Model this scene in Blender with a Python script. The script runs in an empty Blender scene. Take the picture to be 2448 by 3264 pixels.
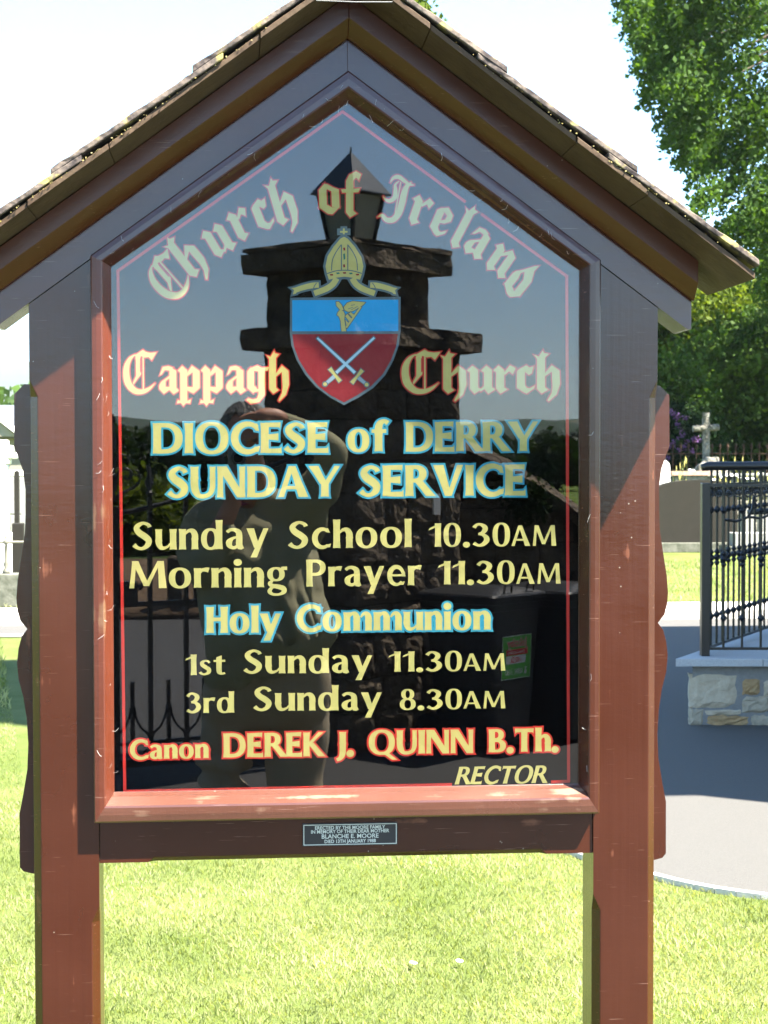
import bpy, bmesh, math, random
import numpy as np
from mathutils import Vector, Matrix
from mathutils.geometry import tessellate_polygon

random.seed(7); np.random.seed(7)
scn = bpy.context.scene
col = scn.collection
R = math.radians

# ------------------------------------------------------------------ camera, sky, sun, exposure
F = 5500.0; PW = 2448; PH = 3264; DIST = 3.0; EYE = 1.65
yaw = math.atan(464 / F); pitch = math.atan(174 / math.hypot(F, 464)); roll = -0.0015
fw = Vector((math.sin(yaw) * math.cos(pitch), math.cos(yaw) * math.cos(pitch), -math.sin(pitch)))
rt0 = Vector((math.cos(yaw), -math.sin(yaw), 0)); up0 = rt0.cross(fw)
rt = rt0 * math.cos(roll) + up0 * math.sin(roll)
up = up0 * math.cos(roll) - rt0 * math.sin(roll)
CAM = Vector((0, -DIST, EYE))
cam_data = bpy.data.cameras.new('camera'); cam = bpy.data.objects.new('camera', cam_data); col.objects.link(cam)
m = Matrix((( rt.x, up.x, -fw.x, CAM.x), (rt.y, up.y, -fw.y, CAM.y), (rt.z, up.z, -fw.z, CAM.z), (0, 0, 0, 1)))
cam.matrix_world = m
cam_data.sensor_fit = 'VERTICAL'; cam_data.sensor_height = 24; cam_data.lens = 24 * F / PH
cam_data.clip_start = 0.02; cam_data.clip_end = 20000
cam_data.dof.use_dof = True; cam_data.dof.focus_distance = 3.3; cam_data.dof.aperture_fstop = 13
scn.camera = cam

SUN = Vector((1.0, -0.72, 1.9)).normalized()
world = bpy.data.worlds.new('World'); scn.world = world; world.use_nodes = True
wn = world.node_tree.nodes; wl = world.node_tree.links
for n in list(wn): wn.remove(n)
sky = wn.new('ShaderNodeTexSky'); sky.sky_type = 'NISHITA'; sky.sun_disc = False
sky.sun_elevation = math.asin(SUN.z); sky.sun_rotation = math.atan2(SUN.x, SUN.y)
sky.altitude = 50; sky.air_density = 0.8; sky.dust_density = 0.1; sky.ozone_density = 3.0
bg = wn.new('ShaderNodeBackground'); bg.inputs['Strength'].default_value = 0.058
wo = wn.new('ShaderNodeOutputWorld')
tint = wn.new('ShaderNodeMix'); tint.data_type = 'RGBA'; tint.blend_type = 'MULTIPLY'; tint.inputs['Factor'].default_value = 1
tint.inputs['B'].default_value = (0.82, 1.04, 1.08, 1)
wl.new(sky.outputs[0], tint.inputs['A']); wl.new(tint.outputs['Result'], bg.inputs['Color']); wl.new(bg.outputs[0], wo.inputs['Surface'])
sl = bpy.data.lights.new('sun', 'SUN'); sl.energy = 4.5; sl.angle = R(0.53); sl.color = (1.0, 0.93, 0.82)
so = bpy.data.objects.new('sun', sl); col.objects.link(so)
so.rotation_euler = SUN.to_track_quat('Z', 'Y').to_euler()
scn.view_settings.view_transform = 'Standard'; scn.view_settings.look = 'None'
scn.view_settings.gamma = 1; scn.view_settings.exposure = 3.25
scn.view_settings.use_curve_mapping = False
cy = scn.cycles
cy.max_bounces = 12; cy.transmission_bounces = 10; cy.glossy_bounces = 6; cy.diffuse_bounces = 3
cy.transparent_max_bounces = 12; cy.caustics_reflective = True; cy.caustics_refractive = True
cy.sample_clamp_indirect = 6; cy.blur_glossy = 0.3; cy.use_denoising = True; cy.denoising_prefilter = 'ACCURATE'
try: cy.denoiser = 'OPENIMAGEDENOISE'
except Exception: pass
cy.use_adaptive_sampling = True; cy.adaptive_threshold = 0.01

# ------------------------------------------------------------------ helpers
def at(px, py, Y=0.0):
    """Point of the plane Y seen at a photograph pixel."""
    d = fw + rt * ((px - PW / 2) / F) + up * ((PH / 2 - py) / F)
    return CAM + d * ((Y + DIST) / d.y)
def mir(px, py, Y):
    """Point behind the camera (at -Y) whose reflection in the glass is seen there."""
    p = at(px, py, Y); return Vector((p.x, -Y, p.z))

def tag(o, label=None, cat=None, group=None, kind=None):
    if label: o['label'] = label
    if cat: o['category'] = cat
    if group: o['group'] = group
    if kind: o['kind'] = kind
    return o
def empty(name, loc, label, cat, group=None, rz=0.0):
    o = bpy.data.objects.new(name, None); col.objects.link(o)
    o.location = loc; o.rotation_euler = (0, 0, rz); o.empty_display_size = 0.1
    return tag(o, label, cat, group)
def mesh_from(name, verts, faces):
    me = bpy.data.meshes.new(name); me.from_pydata([tuple(v) for v in verts], [], faces); me.update(); return me
def link(name, me, mat, parent=None, loc=None, rz=0.0, smooth=False):
    o = bpy.data.objects.new(name, me); col.objects.link(o)
    if mat is not None and not me.materials: me.materials.append(mat)
    if parent: o.parent = parent
    if loc is not None: o.location = loc
    if rz: o.rotation_euler = (0, 0, rz)
    if smooth: me.polygons.foreach_set('use_smooth', [True] * len(me.polygons))
    return o

class MB:
    def __init__(s): s.v = []; s.f = []
    def add(s, vs, fs):
        b = len(s.v); s.v += [tuple(v) for v in vs]; s.f += [tuple(b + i for i in f) for f in fs]; return s
    def box(s, x0, x1, y0, y1, z0, z1):
        vs = [(x, y, z) for z in (z0, z1) for y in (y0, y1) for x in (x0, x1)]
        return s.add(vs, [(0, 2, 3, 1), (4, 5, 7, 6), (0, 1, 5, 4), (2, 6, 7, 3), (0, 4, 6, 2), (1, 3, 7, 5)])
    def prism(s, poly, y0, y1):
        """poly in (x,z), extruded from y0 (front) to y1."""
        n = len(poly); vs = [(p[0], y0, p[1]) for p in poly] + [(p[0], y1, p[1]) for p in poly]
        fs = []
        tris = tessellate_polygon([[Vector((p[0], p[1], 0)) for p in poly]])
        for t in tris: fs.append(tuple(t)); fs.append(tuple(n + i for i in reversed(t)))
        for i in range(n): j = (i + 1) % n; fs.append((i, j, n + j, n + i))
        return s.add(vs, fs)
    def hprism(s, poly, z0, z1):
        n = len(poly); vs = [(p[0], p[1], z0) for p in poly] + [(p[0], p[1], z1) for p in poly]
        fs = []
        for t in tessellate_polygon([[Vector((p[0], p[1], 0)) for p in poly]]):
            fs.append(tuple(t)); fs.append(tuple(n + i for i in reversed(t)))
        for i in range(n): j = (i + 1) % n; fs.append((i, j, n + j, n + i))
        return s.add(vs, fs)
    def loft(s, rings, cap=True, closed=False):
        n = len(rings[0]); vs = [p for r in rings for p in r]; fs = []
        k = len(rings)
        for i in range(k if closed else k - 1):
            a = i * n; b = ((i + 1) % k) * n
            for j in range(n): jj = (j + 1) % n; fs.append((a + j, a + jj, b + jj, b + j))
        if cap and not closed:
            fs.append(tuple(range(n - 1, -1, -1))); fs.append(tuple((k - 1) * n + j for j in range(n)))
        return s.add(vs, fs)
    def tube(s, pts, r, n=8, cap=True):
        pts = [Vector(p) for p in pts]; rs = r if isinstance(r, (list, tuple)) else [r] * len(pts)
        rings = []; nrm = None
        for i, p in enumerate(pts):
            t = (pts[min(i + 1, len(pts) - 1)] - pts[max(i - 1, 0)]).normalized()
            if nrm is None:
                nrm = t.orthogonal().normalized()
            nrm = (nrm - t * nrm.dot(t)).normalized(); bn = t.cross(nrm)
            rings.append([p + (nrm * math.cos(2 * math.pi * j / n) + bn * math.sin(2 * math.pi * j / n)) * rs[i] for j in range(n)])
        return s.loft(rings, cap)
    def lathe(s, cx, cy_, prof, n=12):
        return s.loft([[(cx + r * math.cos(2 * math.pi * j / n), cy_ + r * math.sin(2 * math.pi * j / n), z) for j in range(n)] for r, z in prof])
    def mesh(s, name='m'):
        me = mesh_from(name, s.v, s.f)
        bm = bmesh.new(); bm.from_mesh(me); bmesh.ops.recalc_face_normals(bm, faces=bm.faces); bm.to_mesh(me); bm.free()
        return me
    def build(s, name, mat, parent=None, loc=None, smooth=False, bevel=0):
        o = link(name, s.mesh(name), mat, parent, loc, smooth=smooth)
        if bevel:
            b = o.modifiers.new('bevel', 'BEVEL'); b.width = bevel; b.segments = 2; b.limit_method = 'ANGLE'; b.angle_limit = R(35)
        return o

def catmull(pts, k=6):
    pts = [tuple(p) for p in pts]; out = []
    P = [pts[0]] + pts + [pts[-1]]
    for i in range(1, len(P) - 2):
        p0, p1, p2, p3 = [np.array(P[i + d], float) for d in (-1, 0, 1, 2)]
        for j in range(k):
            t = j / k
            out.append(tuple(0.5 * (2 * p1 + (p2 - p0) * t + (2 * p0 - 5 * p1 + 4 * p2 - p3) * t * t + (3 * p1 - p0 - 3 * p2 + p3) * t ** 3)))
    out.append(pts[-1]); return out

# ------------------------------------------------------------------ materials
MATS = {}
def mat(name, base, rough=0.6, spec=0.5, metal=0.0, noise=None, bump=None, col2=None, coat=0.0, extra=None):
    """noise=(scale, amount) mixes base with col2; bump=(scale, distance)."""
    if name in MATS: return MATS[name]
    m = bpy.data.materials.new(name); m.use_nodes = True; MATS[name] = m
    nt = m.node_tree; b = nt.nodes['Principled BSDF']
    b.inputs['Base Color'].default_value = (*base, 1); b.inputs['Roughness'].default_value = rough
    b.inputs['Specular IOR Level'].default_value = spec; b.inputs['Metallic'].default_value = metal
    b.inputs['Coat Weight'].default_value = coat; b.inputs['Coat Roughness'].default_value = 0.15
    tc = nt.nodes.new('ShaderNodeTexCoord')
    if noise:
        nz = nt.nodes.new('ShaderNodeTexNoise'); nz.inputs['Scale'].default_value = noise[0]; nz.inputs['Detail'].default_value = 8
        nz.inputs['Roughness'].default_value = 0.65
        nt.links.new(tc.outputs['Object'], nz.inputs['Vector'])
        rp = nt.nodes.new('ShaderNodeValToRGB'); w = noise[1]
        rp.color_ramp.elements[0].position = 0.5 - w; rp.color_ramp.elements[1].position = 0.5 + w
        rp.color_ramp.elements[0].color = (*base, 1); rp.color_ramp.elements[1].color = (*(col2 or base), 1)
        nt.links.new(nz.outputs['Fac'], rp.inputs['Fac']); nt.links.new(rp.outputs['Color'], b.inputs['Base Color'])
    if bump:
        nb = nt.nodes.new('ShaderNodeTexNoise'); nb.inputs['Scale'].default_value = bump[0]; nb.inputs['Detail'].default_value = 6
        nt.links.new(tc.outputs['Object'], nb.inputs['Vector'])
        bp = nt.nodes.new('ShaderNodeBump'); bp.inputs['Strength'].default_value = 1.0; bp.inputs['Distance'].default_value = bump[1]
        nt.links.new(nb.outputs['Fac'], bp.inputs['Height']); nt.links.new(bp.outputs['Normal'], b.inputs['Normal'])
    return m

def painted_wood(name, base, worn, axis='Z', rough=0.18, wear=0.62, grainbump=0.0006):
    """Brown gloss paint: grain stretched along an axis, chips, scratches, small white splashes."""
    m = bpy.data.materials.new(name); m.use_nodes = True; MATS[name] = m
    nt = m.node_tree; N = nt.nodes; L = nt.links; b = N['Principled BSDF']
    tc = N.new('ShaderNodeTexCoord'); mp = N.new('ShaderNodeMapping')
    sc = {'Z': (55, 55, 1.6), 'X': (1.6, 55, 55), 'S': (6, 55, 40)}[axis]
    mp.inputs['Scale'].default_value = sc; L.new(tc.outputs['Object'], mp.inputs['Vector'])
    g = N.new('ShaderNodeTexNoise'); g.inputs['Scale'].default_value = 1; g.inputs['Detail'].default_value = 6; L.new(mp.outputs[0], g.inputs['Vector'])
    big = N.new('ShaderNodeTexNoise'); big.inputs['Scale'].default_value = 5; big.inputs['Detail'].default_value = 5; L.new(tc.outputs['Object'], big.inputs['Vector'])
    r1 = N.new('ShaderNodeValToRGB'); r1.color_ramp.elements[0].position = 0.35; r1.color_ramp.elements[1].position = 0.7
    r1.color_ramp.elements[0].color = (*base, 1); r1.color_ramp.elements[1].color = (*[c * 1.25 + 0.001 for c in base], 1)
    L.new(big.outputs['Fac'], r1.inputs['Fac'])
    # wear along the grain
    ml = N.new('ShaderNodeMath'); ml.operation = 'MULTIPLY'; L.new(g.outputs['Fac'], ml.inputs[0])
    b2 = N.new('ShaderNodeTexNoise'); b2.inputs['Scale'].default_value = 14; b2.inputs['Detail'].default_value = 4; L.new(tc.outputs['Object'], b2.inputs['Vector']); L.new(b2.outputs['Fac'], ml.inputs[1])
    r2 = N.new('ShaderNodeValToRGB'); r2.color_ramp.elements[0].position = wear * 0.62; r2.color_ramp.elements[1].position = wear * 0.62 + 0.06
    L.new(ml.outputs[0], r2.inputs['Fac'])
    mx = N.new('ShaderNodeMix'); mx.data_type = 'RGBA'; L.new(r2.outputs['Color'], mx.inputs['Factor'])
    L.new(r1.outputs['Color'], mx.inputs['A']); mx.inputs['B'].default_value = (*worn, 1)
    # tiny pale spots (droppings, chips)
    vo = N.new('ShaderNodeTexVoronoi'); vo.inputs['Scale'].default_value = 52; vo.inputs['Randomness'].default_value = 1; L.new(tc.outputs['Object'], vo.inputs['Vector'])
    sm = N.new('ShaderNodeMath'); sm.operation = 'LESS_THAN'; sm.inputs[1].default_value = 0.07; L.new(vo.outputs['Distance'], sm.inputs[0])
    n3 = N.new('ShaderNodeTexNoise'); n3.inputs['Scale'].default_value = 9; L.new(tc.outputs['Object'], n3.inputs['Vector'])
    gt = N.new('ShaderNodeMath'); gt.operation = 'GREATER_THAN'; gt.inputs[1].default_value = 0.60; L.new(n3.outputs['Fac'], gt.inputs[0])
    an = N.new('ShaderNodeMath'); an.operation = 'MULTIPLY'; L.new(sm.outputs[0], an.inputs[0]); L.new(gt.outputs[0], an.inputs[1])
    an2 = N.new('ShaderNodeMath'); an2.operation = 'MULTIPLY'; an2.inputs[1].default_value = 0.55; L.new(an.outputs[0], an2.inputs[0])
    mx2 = N.new('ShaderNodeMix'); mx2.data_type = 'RGBA'; L.new(an2.outputs[0], mx2.inputs['Factor']); L.new(mx.outputs['Result'], mx2.inputs['A']); mx2.inputs['B'].default_value = (0.30, 0.26, 0.21, 1)
    # fine scratches
    mp2 = N.new('ShaderNodeMapping'); mp2.inputs['Scale'].default_value = (7, 60, 190); mp2.inputs['Rotation'].default_value = (0, 0.16, 0); L.new(tc.outputs['Object'], mp2.inputs['Vector'])
    sn = N.new('ShaderNodeTexNoise'); sn.inputs['Scale'].default_value = 2.2; sn.inputs['Detail'].default_value = 2; L.new(mp2.outputs[0], sn.inputs['Vector'])
    sg = N.new('ShaderNodeMapRange'); sg.inputs['From Min'].default_value = 0.69; sg.inputs['From Max'].default_value = 0.76; sg.inputs['To Max'].default_value = 0.6; L.new(sn.outputs['Fac'], sg.inputs['Value'])
    mx3 = N.new('ShaderNodeMix'); mx3.data_type = 'RGBA'; L.new(sg.outputs[0], mx3.inputs['Factor']); L.new(mx2.outputs['Result'], mx3.inputs['A']); mx3.inputs['B'].default_value = (0.2, 0.12, 0.09, 1)
    L.new(mx3.outputs['Result'], b.inputs['Base Color'])
    rr = N.new('ShaderNodeMapRange'); rr.inputs['To Min'].default_value = rough - 0.07; rr.inputs['To Max'].default_value = rough + 0.13; L.new(big.outputs['Fac'], rr.inputs['Value']); L.new(rr.outputs[0], b.inputs['Roughness'])
    # paint ripples and short dark cracks
    mp3 = N.new('ShaderNodeMapping'); mp3.inputs['Scale'].default_value = {'Z': (14, 14, 42), 'X': (42, 14, 14), 'S': (30, 14, 30)}[axis]; L.new(tc.outputs['Object'], mp3.inputs['Vector'])
    rip = N.new('ShaderNodeTexNoise'); rip.inputs['Scale'].default_value = 1.6; rip.inputs['Detail'].default_value = 7; rip.inputs['Roughness'].default_value = .7; L.new(mp3.outputs[0], rip.inputs['Vector'])
    ck = N.new('ShaderNodeMapRange'); ck.inputs['From Min'].default_value = .69; ck.inputs['From Max'].default_value = .73; ck.inputs['To Max'].default_value = .75; L.new(rip.outputs['Fac'], ck.inputs['Value'])
    mx4 = N.new('ShaderNodeMix'); mx4.data_type = 'RGBA'; L.new(ck.outputs[0], mx4.inputs['Factor']); L.new(mx3.outputs['Result'], mx4.inputs['A']); mx4.inputs['B'].default_value = (.012, .006, .004, 1); L.new(mx4.outputs['Result'], b.inputs['Base Color'])
    hsum = N.new('ShaderNodeMath'); hsum.operation = 'MULTIPLY_ADD'; hsum.inputs[1].default_value = 0.55; L.new(rip.outputs['Fac'], hsum.inputs[0]); L.new(g.outputs['Fac'], hsum.inputs[2])
    bp = N.new('ShaderNodeBump'); bp.inputs['Distance'].default_value = grainbump; L.new(hsum.outputs[0], bp.inputs['Height']); L.new(bp.outputs['Normal'], b.inputs['Normal'])
    b.inputs['Specular IOR Level'].default_value = 0.55
    return m

BROWN = (0.034, 0.0080, 0.0027)
wood_v = painted_wood('brown gloss paint on upright timber', BROWN, (0.11, 0.038, 0.02), 'Z')
wood_h = painted_wood('brown gloss paint on level timber', BROWN, (0.12, 0.045, 0.025), 'X')
wood_s = painted_wood('brown gloss paint on sloping timber', (0.043, 0.0125, 0.0095), (0.07, 0.028, 0.02), 'S', rough=0.20, wear=0.72)
bead_m = painted_wood('worn brown paint on glazing bead', (0.066, 0.014, 0.005), (0.12, 0.06, 0.03), 'Z', rough=0.30, wear=0.60, grainbump=0.0012)
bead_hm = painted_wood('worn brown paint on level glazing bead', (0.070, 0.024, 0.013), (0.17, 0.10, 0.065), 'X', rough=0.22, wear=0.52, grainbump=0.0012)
wood_s.node_tree.nodes['Principled BSDF'].inputs['Specular IOR Level'].default_value = .65
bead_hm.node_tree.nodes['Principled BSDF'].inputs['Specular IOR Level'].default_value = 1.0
fascia_m = painted_wood('fascia brown with warm bounce in its colour', (0.052, 0.013, 0.004), (0.095, 0.035, 0.007), 'S', rough=0.3, wear=0.62)  # orange light bounced onto the fascia is put into this colour
# ------------------------------------------------------------------ lettering engine (flat sign writing made of thin outlines)
def soft(pts):  return [tuple(p) for p in pts]
def poly(*p): return ('p', list(p))
def strip(cpts, closed=False, k=6, smooth=True):
    """centre line points (x, y, width) -> ribbon"""
    c = catmull(cpts, k) if smooth else list(cpts)
    L = []; Rr = []
    n = len(c)
    for i in range(n):
        a = c[max(i - 1, 0)]; b = c[min(i + 1, n - 1)]
        dx, dy = b[0] - a[0], b[1] - a[1]; l = math.hypot(dx, dy) or 1
        nx, ny = -dy / l, dx / l; w = c[i][2] / 2
        L.append((c[i][0] + nx * w, c[i][1] + ny * w)); Rr.append((c[i][0] - nx * w, c[i][1] - ny * w))
    return ('s', L, Rr, closed)
def ribbon(L, Rr, closed=False): return ('s', L, Rr, closed)
def stem(x, y0, y1, w, f=0.07):
    h = y1 - y0; c = 0.012
    return poly((x - f * w, y0), (x + w / 2, y0 + c), (x + w + f * w, y0), (x + w, y0 + .22 * h), (x + w, y1 - .22 * h), (x + w + f * w, y1),
                (x + w / 2, y1 - c), (x - f * w, y1), (x, y1 - .22 * h), (x, y0 + .22 * h))
def bar(x0, x1, yc, t, fl=1.45, topflush=None, botflush=None):
    if topflush is not None: return poly((x0, topflush - t), (x1 - .02, topflush - t * 1.1), (x1, topflush - t * fl * 1.1), (x1 + .02, topflush + .01), (x0, topflush))
    if botflush is not None: return poly((x0, botflush), (x1 + .03, botflush - .01), (x1 + .02, botflush + t * fl * 1.1), (x1 - .02, botflush + t * 1.1), (x0, botflush + t))
    return poly((x0, yc - t / 2), (x1, yc - t * fl / 2), (x1, yc + t * fl / 2), (x0, yc + t / 2))
def diag(xa, ya, xb, yb, w0, w1=None):
    """stroke from (xa,ya) to (xb,yb), centre x, horizontal widths w0 (at a), w1 (at b)"""
    w1 = w1 if w1 is not None else w0
    xm, ym, wm = (xa + xb) / 2, (ya + yb) / 2, (w0 + w1) / 2 * .93
    return poly((xa - w0 / 2, ya), (xm - wm / 2, ym), (xb - w1 / 2, yb), (xb + w1 / 2, yb), (xm + wm / 2, ym), (xa + w0 / 2, ya))
def ring(cx, cy_, rx, ry, ws, wt, n=40, ex=2.25):
    L = []; Rr = []
    for i in range(n):
        a = 2 * math.pi * i / n; c, s = math.cos(a), math.sin(a)
        k = (abs(c) ** ex + abs(s) ** ex) ** (-1 / ex)
        L.append((cx + rx * c * k, cy_ + ry * s * k)); Rr.append((cx + (rx - ws) * c * k, cy_ + (ry - wt) * s * k))
    return ribbon(L, Rr, True)
def bowl(x0, xs, y0, y1, xr, t, ws, n=16):
    L = [(x0, y1)]; Rr = [(x0, y1 - t)]; ry = (y1 - y0) / 2; yc = (y0 + y1) / 2
    for i in range(n + 1):
        a = math.pi / 2 - math.pi * i / n
        c, s = math.cos(a), math.sin(a); k = (abs(c) ** 2.3 + abs(s) ** 2.3) ** (-1 / 2.3)
        L.append((xs + (xr - xs) * c * k, yc + ry * s * k)); Rr.append((xs + (xr - xs - ws) * c * k, yc + (ry - t) * s * k))
    L.append((x0, y0)); Rr.append((x0, y0 + t))
    return ribbon(L, Rr)
def arc(cx, cy_, rx, ry, a0, a1, wf, n=22):
    pts = []
    for i in range(n + 1):
        u = i / n; a = R(a0 + (a1 - a0) * u); w = wf(u)
        pts.append((cx + rx * math.cos(a), cy_ + ry * math.sin(a), w))
    return strip(pts, smooth=False)

XH = 0.73
def glyph(ch, W):
    t = W * 0.60; h = XH; P = []
    if ch == 'I': P = [stem(0, 0, 1, W)]; a = W
    elif ch == 'D': P = [bowl(W * .4, .34, 0, 1, .88, t, W * .98), stem(0, 0, 1, W)]; a = .88
    elif ch == 'O': P = [ring(.50, .5, .50, .53, W * 1.0, t * .85)]; a = 1.0
    elif ch == 'Q': P = [ring(.50, .5, .50, .53, W * 1.0, t * .85), diag(.58, .10, 1.0, -.24, W * 1.1, W * .9)]; a = 1.0
    elif ch == 'C':
        P = [arc(.52, .5, .52 - W / 2, .53 - t / 2, 47, 313, lambda u: t * .95 + (W - t) * math.sin(math.pi * u) ** 1.4 + .03 * (abs(u - .5) * 2) ** 8)]; a = .84
        P += [poly((.80, .98), (.86, .72), (.74, .74), (.70, .96)), poly((.70, .03), (.75, .2), (.88, .24), (.84, .05))]
    elif ch == 'E': P = [stem(0, 0, 1, W), bar(W * .5, .58, 0, t, topflush=1), bar(W * .5, .53, .53, t, 1.7), bar(W * .5, .60, 0, t, botflush=0)]; a = .62
    elif ch == 'S':
        k = W / .25
        P = [strip([(.57, .80, .17 * k), (.52, .885, .14 * k), (.36, .945, .13 * k), (.20, .86, .19 * k), (.15, .74, .23 * k), (.24, .60, .26 * k), (.40, .48, .27 * k), (.53, .34, .25 * k), (.50, .17, .21 * k), (.34, .05, .14 * k), (.18, .075, .14 * k), (.06, .18, .19 * k)])]; a = .66
    elif ch == 'R': P = [diag(.40, .48, .78, 0, W * 1.15, W * 1.3), bowl(W * .4, .30, .44, 1, .64, t * .9, W * .95), stem(0, 0, 1, W)]; a = .80
    elif ch == 'P': P = [bowl(W * .4, .30, .40, 1, .66, t * .9, W * .95), stem(0, 0, 1, W)]; a = .66
    elif ch == 'B': P = [bowl(W * .4, .28, .50, 1, .60, t * .8, W * .9), bowl(W * .4, .32, 0, .56, .68, t * .8, W * .98), stem(0, 0, 1, W)]; a = .68
    elif ch == 'Y': P = [diag(.10, 1, .43, .42, W * 1.35, W), diag(.86, 1, .50, .42, W * .75, W * .7), stem(.46 - W / 2, 0, .50, W)]; a = .96
    elif ch == 'V': P = [diag(.13, 1, .44, 0, W * 1.35, W * .9), diag(.80, 1, .46, 0, W * .8, W * .65)]; a = .90
    elif ch == 'U':
        P = [strip([(W / 2, .72, W), (W / 2, .40, W), (W / 2 + .04, .20, W * .95), (.26, .065, t * 1.1), (.43, .045, t * .95), (.60, .13, t * 1.05), (.67, .30, W * .72), (.68, .45, W * .72), (.68, .72, W * .72)]),
             stem(0, .6, 1, W), stem(.68 - W * .36, .6, 1, W * .72)]; a = .68 + W * .36
    elif ch == 'N': P = [stem(0, 0, 1, W * .72), diag(W * .55, 1, .74, 0, W * 1.35, W * 1.1), stem(.80 - W * .5, 0, 1, W * .72)]; a = .80 + W * .25
    elif ch == 'A': P = [diag(.42, 1, .10, 0, W * .7, W * .75), diag(.45, 1, .80, 0, W * .85, W * 1.3), bar(.2, .66, .30, t * .75, 1)]; a = .94
    elif ch == 'M': P = [diag(.17, 1, .09, 0, W * .62, W * .72), diag(.19, 1, .54, .08, W * 1.0, W * .85), diag(.93, 1, .54, .08, W * .55, W * .7), diag(.97, 1, 1.03, 0, W * .95, W * 1.15)]; a = 1.12
    elif ch == 'H': P = [stem(0, 0, 1, W), bar(W * .5, .5, .52, t, 1), stem(.48, 0, 1, W)]; a = .48 + W
    elif ch == 'J': P = [strip([(.30, .9, W), (.30, .3, W), (.285, .06, W * .95), (.20, -.10, W * .7), (.06, -.17, W * .5)]), stem(.30 - W / 2, .5, 1, W)]; a = .30 + W / 2
    elif ch == 'K': P = [diag(.70, 1, .20, .48, W * .85, W * .7), diag(.28, .56, .74, 0, W * 1.1, W * 1.25), stem(0, 0, 1, W)]; a = .84
    elif ch == 'T': P = [bar(.35, .74, 0, t, topflush=1), poly((.0, 1.01), (.02, 1 - t * 1.6), (.06, 1 - t * 1.1), (.40, 1 - t), (.40, 1)), stem(.38 - W / 2, 0, .98, W)]; a = .76
    elif ch == 'o': P = [ring(.34, h / 2, .34, h / 2 + .02, W * .95, t * .75)]; a = .68
    elif ch == 'a':
        P = [strip([(.06, h - .13, W * .55), (.16, h - .05, t * .9), (.30, h - .045, t * 1.05), (.43, h - .14, W * .92), (.45, h * .55, W), (.45, .15, W), (.50, .05, W * .8)]),
             poly((.36, .18), (.56, .14), (.60, .03), (.52, -.02), (.40, .0)),
             strip([(.42, h * .60, t * .55), (.24, h * .52, t * .8), (.13, h * .36, W * .95), (.13, h * .2, W * .9), (.21, .06, t * 1.0), (.32, .06, t * .9), (.42, .16, t * .6)])]; a = .60
    elif ch == 'c':
        P = [arc(.34, h / 2, .34 - W * .45, h / 2 - t * .3, 48, 312, lambda u: t * .8 + (W - t) * math.sin(math.pi * u) ** 1.3), poly((.50, h + .0), (.57, h - .17), (.47, h - .15), (.43, h - .02)), poly((.45, .03), (.5, .14), (.60, .17), (.57, .04))]; a = .58
    elif ch == 'd': P = [ring(.31, h / 2, .31, h / 2 + .02, W * .9, t * .75), stem(.48, 0, 1.04, W)]; a = .48 + W
    elif ch == 'e':
        P = [arc(.33, h / 2, .33 - W * .45, h / 2 - t * .3, 2, 318, lambda u: t * .75 + (W - t) * (math.sin(math.pi * min(1, u * 1.05)) ** 1.2)), bar(.12, .58, h * .52, t * .62, 1), poly((.52, h * .46), (.64, h * .46), (.62, h * .7), (.50, h * .75)), poly((.46, .02), (.52, .13), (.62, .15), (.57, .03))]; a = .64
    elif ch == 'f': P = [strip([(.52, .93, W * .7), (.40, 1.0, t * .95), (.27, .93, W * .85), (.22, .78, W), (.22, .5, W)]), stem(.22 - W / 2, 0, .65, W), bar(.0, .46, h - .06, t * .8, 1.1)]; a = .46
    elif ch == 'g':
        P = [ring(.28, h * .66, .27, h * .36, W * .82, t * .65), bar(.44, .62, h - .03, t * .9, 1.2),
             strip([(.17, h * .33, t * .7), (.09, h * .2, W * .62), (.16, .06, W * .7), (.34, .02, W * .82), (.50, -.05, W * .85), (.52, -.18, W * .7), (.36, -.27, t * .7), (.18, -.26, t * .8), (.08, -.16, W * .65), (.14, -.03, W * .5), (.24, .03, W * .5)])]; a = .62
    elif ch == 'h': P = [stem(0, 0, 1.04, W), strip([(W * .8, h * .72, t * .45), (.30, h - .07, t * .9), (.43, h - .08, W * .85), (.50, h * .70, W), (.50, h * .45, W), (.50, .2, W)]), stem(.50 - W / 2, 0, .4, W)]; a = .50 + W / 2
    elif ch == 'n': P = [stem(0, 0, h, W), strip([(W * .8, h * .72, t * .45), (.30, h - .07, t * .9), (.43, h - .08, W * .85), (.50, h * .70, W), (.50, h * .45, W), (.50, .2, W)]), stem(.50 - W / 2, 0, .4, W)]; a = .50 + W / 2
    elif ch == 'm':
        P = [stem(0, 0, h, W)]
        for d in (0, .42): P += [strip([(W * .8 + d, h * .72, t * .45), (.29 + d, h - .07, t * .9), (.40 + d, h - .08, W * .85), (.46 + d, h * .70, W), (.46 + d, h * .45, W), (.46 + d, .2, W)]), stem(.46 + d - W / 2, 0, .4, W)]
        a = .88 + W / 2
    elif ch == 'u': P = [strip([(W / 2, h * .6, W), (W / 2, h * .35, W), (W / 2 + .05, .10, W * .8), (.26, .055, t * .95), (.40, .12, t * .6), (.46, .22, t * .4)]), stem(0, h * .4, h, W), stem(.46, 0, h, W)]; a = .46 + W
    elif ch == 'i': P = [stem(0, 0, h, W), ring(W / 2, .93, W * .62, W * .62, W * .60, W * .60, 20, 2)]; a = W
    elif ch == 'l': P = [stem(0, 0, 1.04, W)]; a = W
    elif ch == 'r': P = [stem(0, 0, h, W), strip([(W * .7, h * .68, t * .5), (W * 1.15, h * .88, t * .9), (.36, h - .06, t * 1.25), (.45, h - .08, t * 1.5)])]; a = .44
    elif ch == 's':
        k = W / .25
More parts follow.
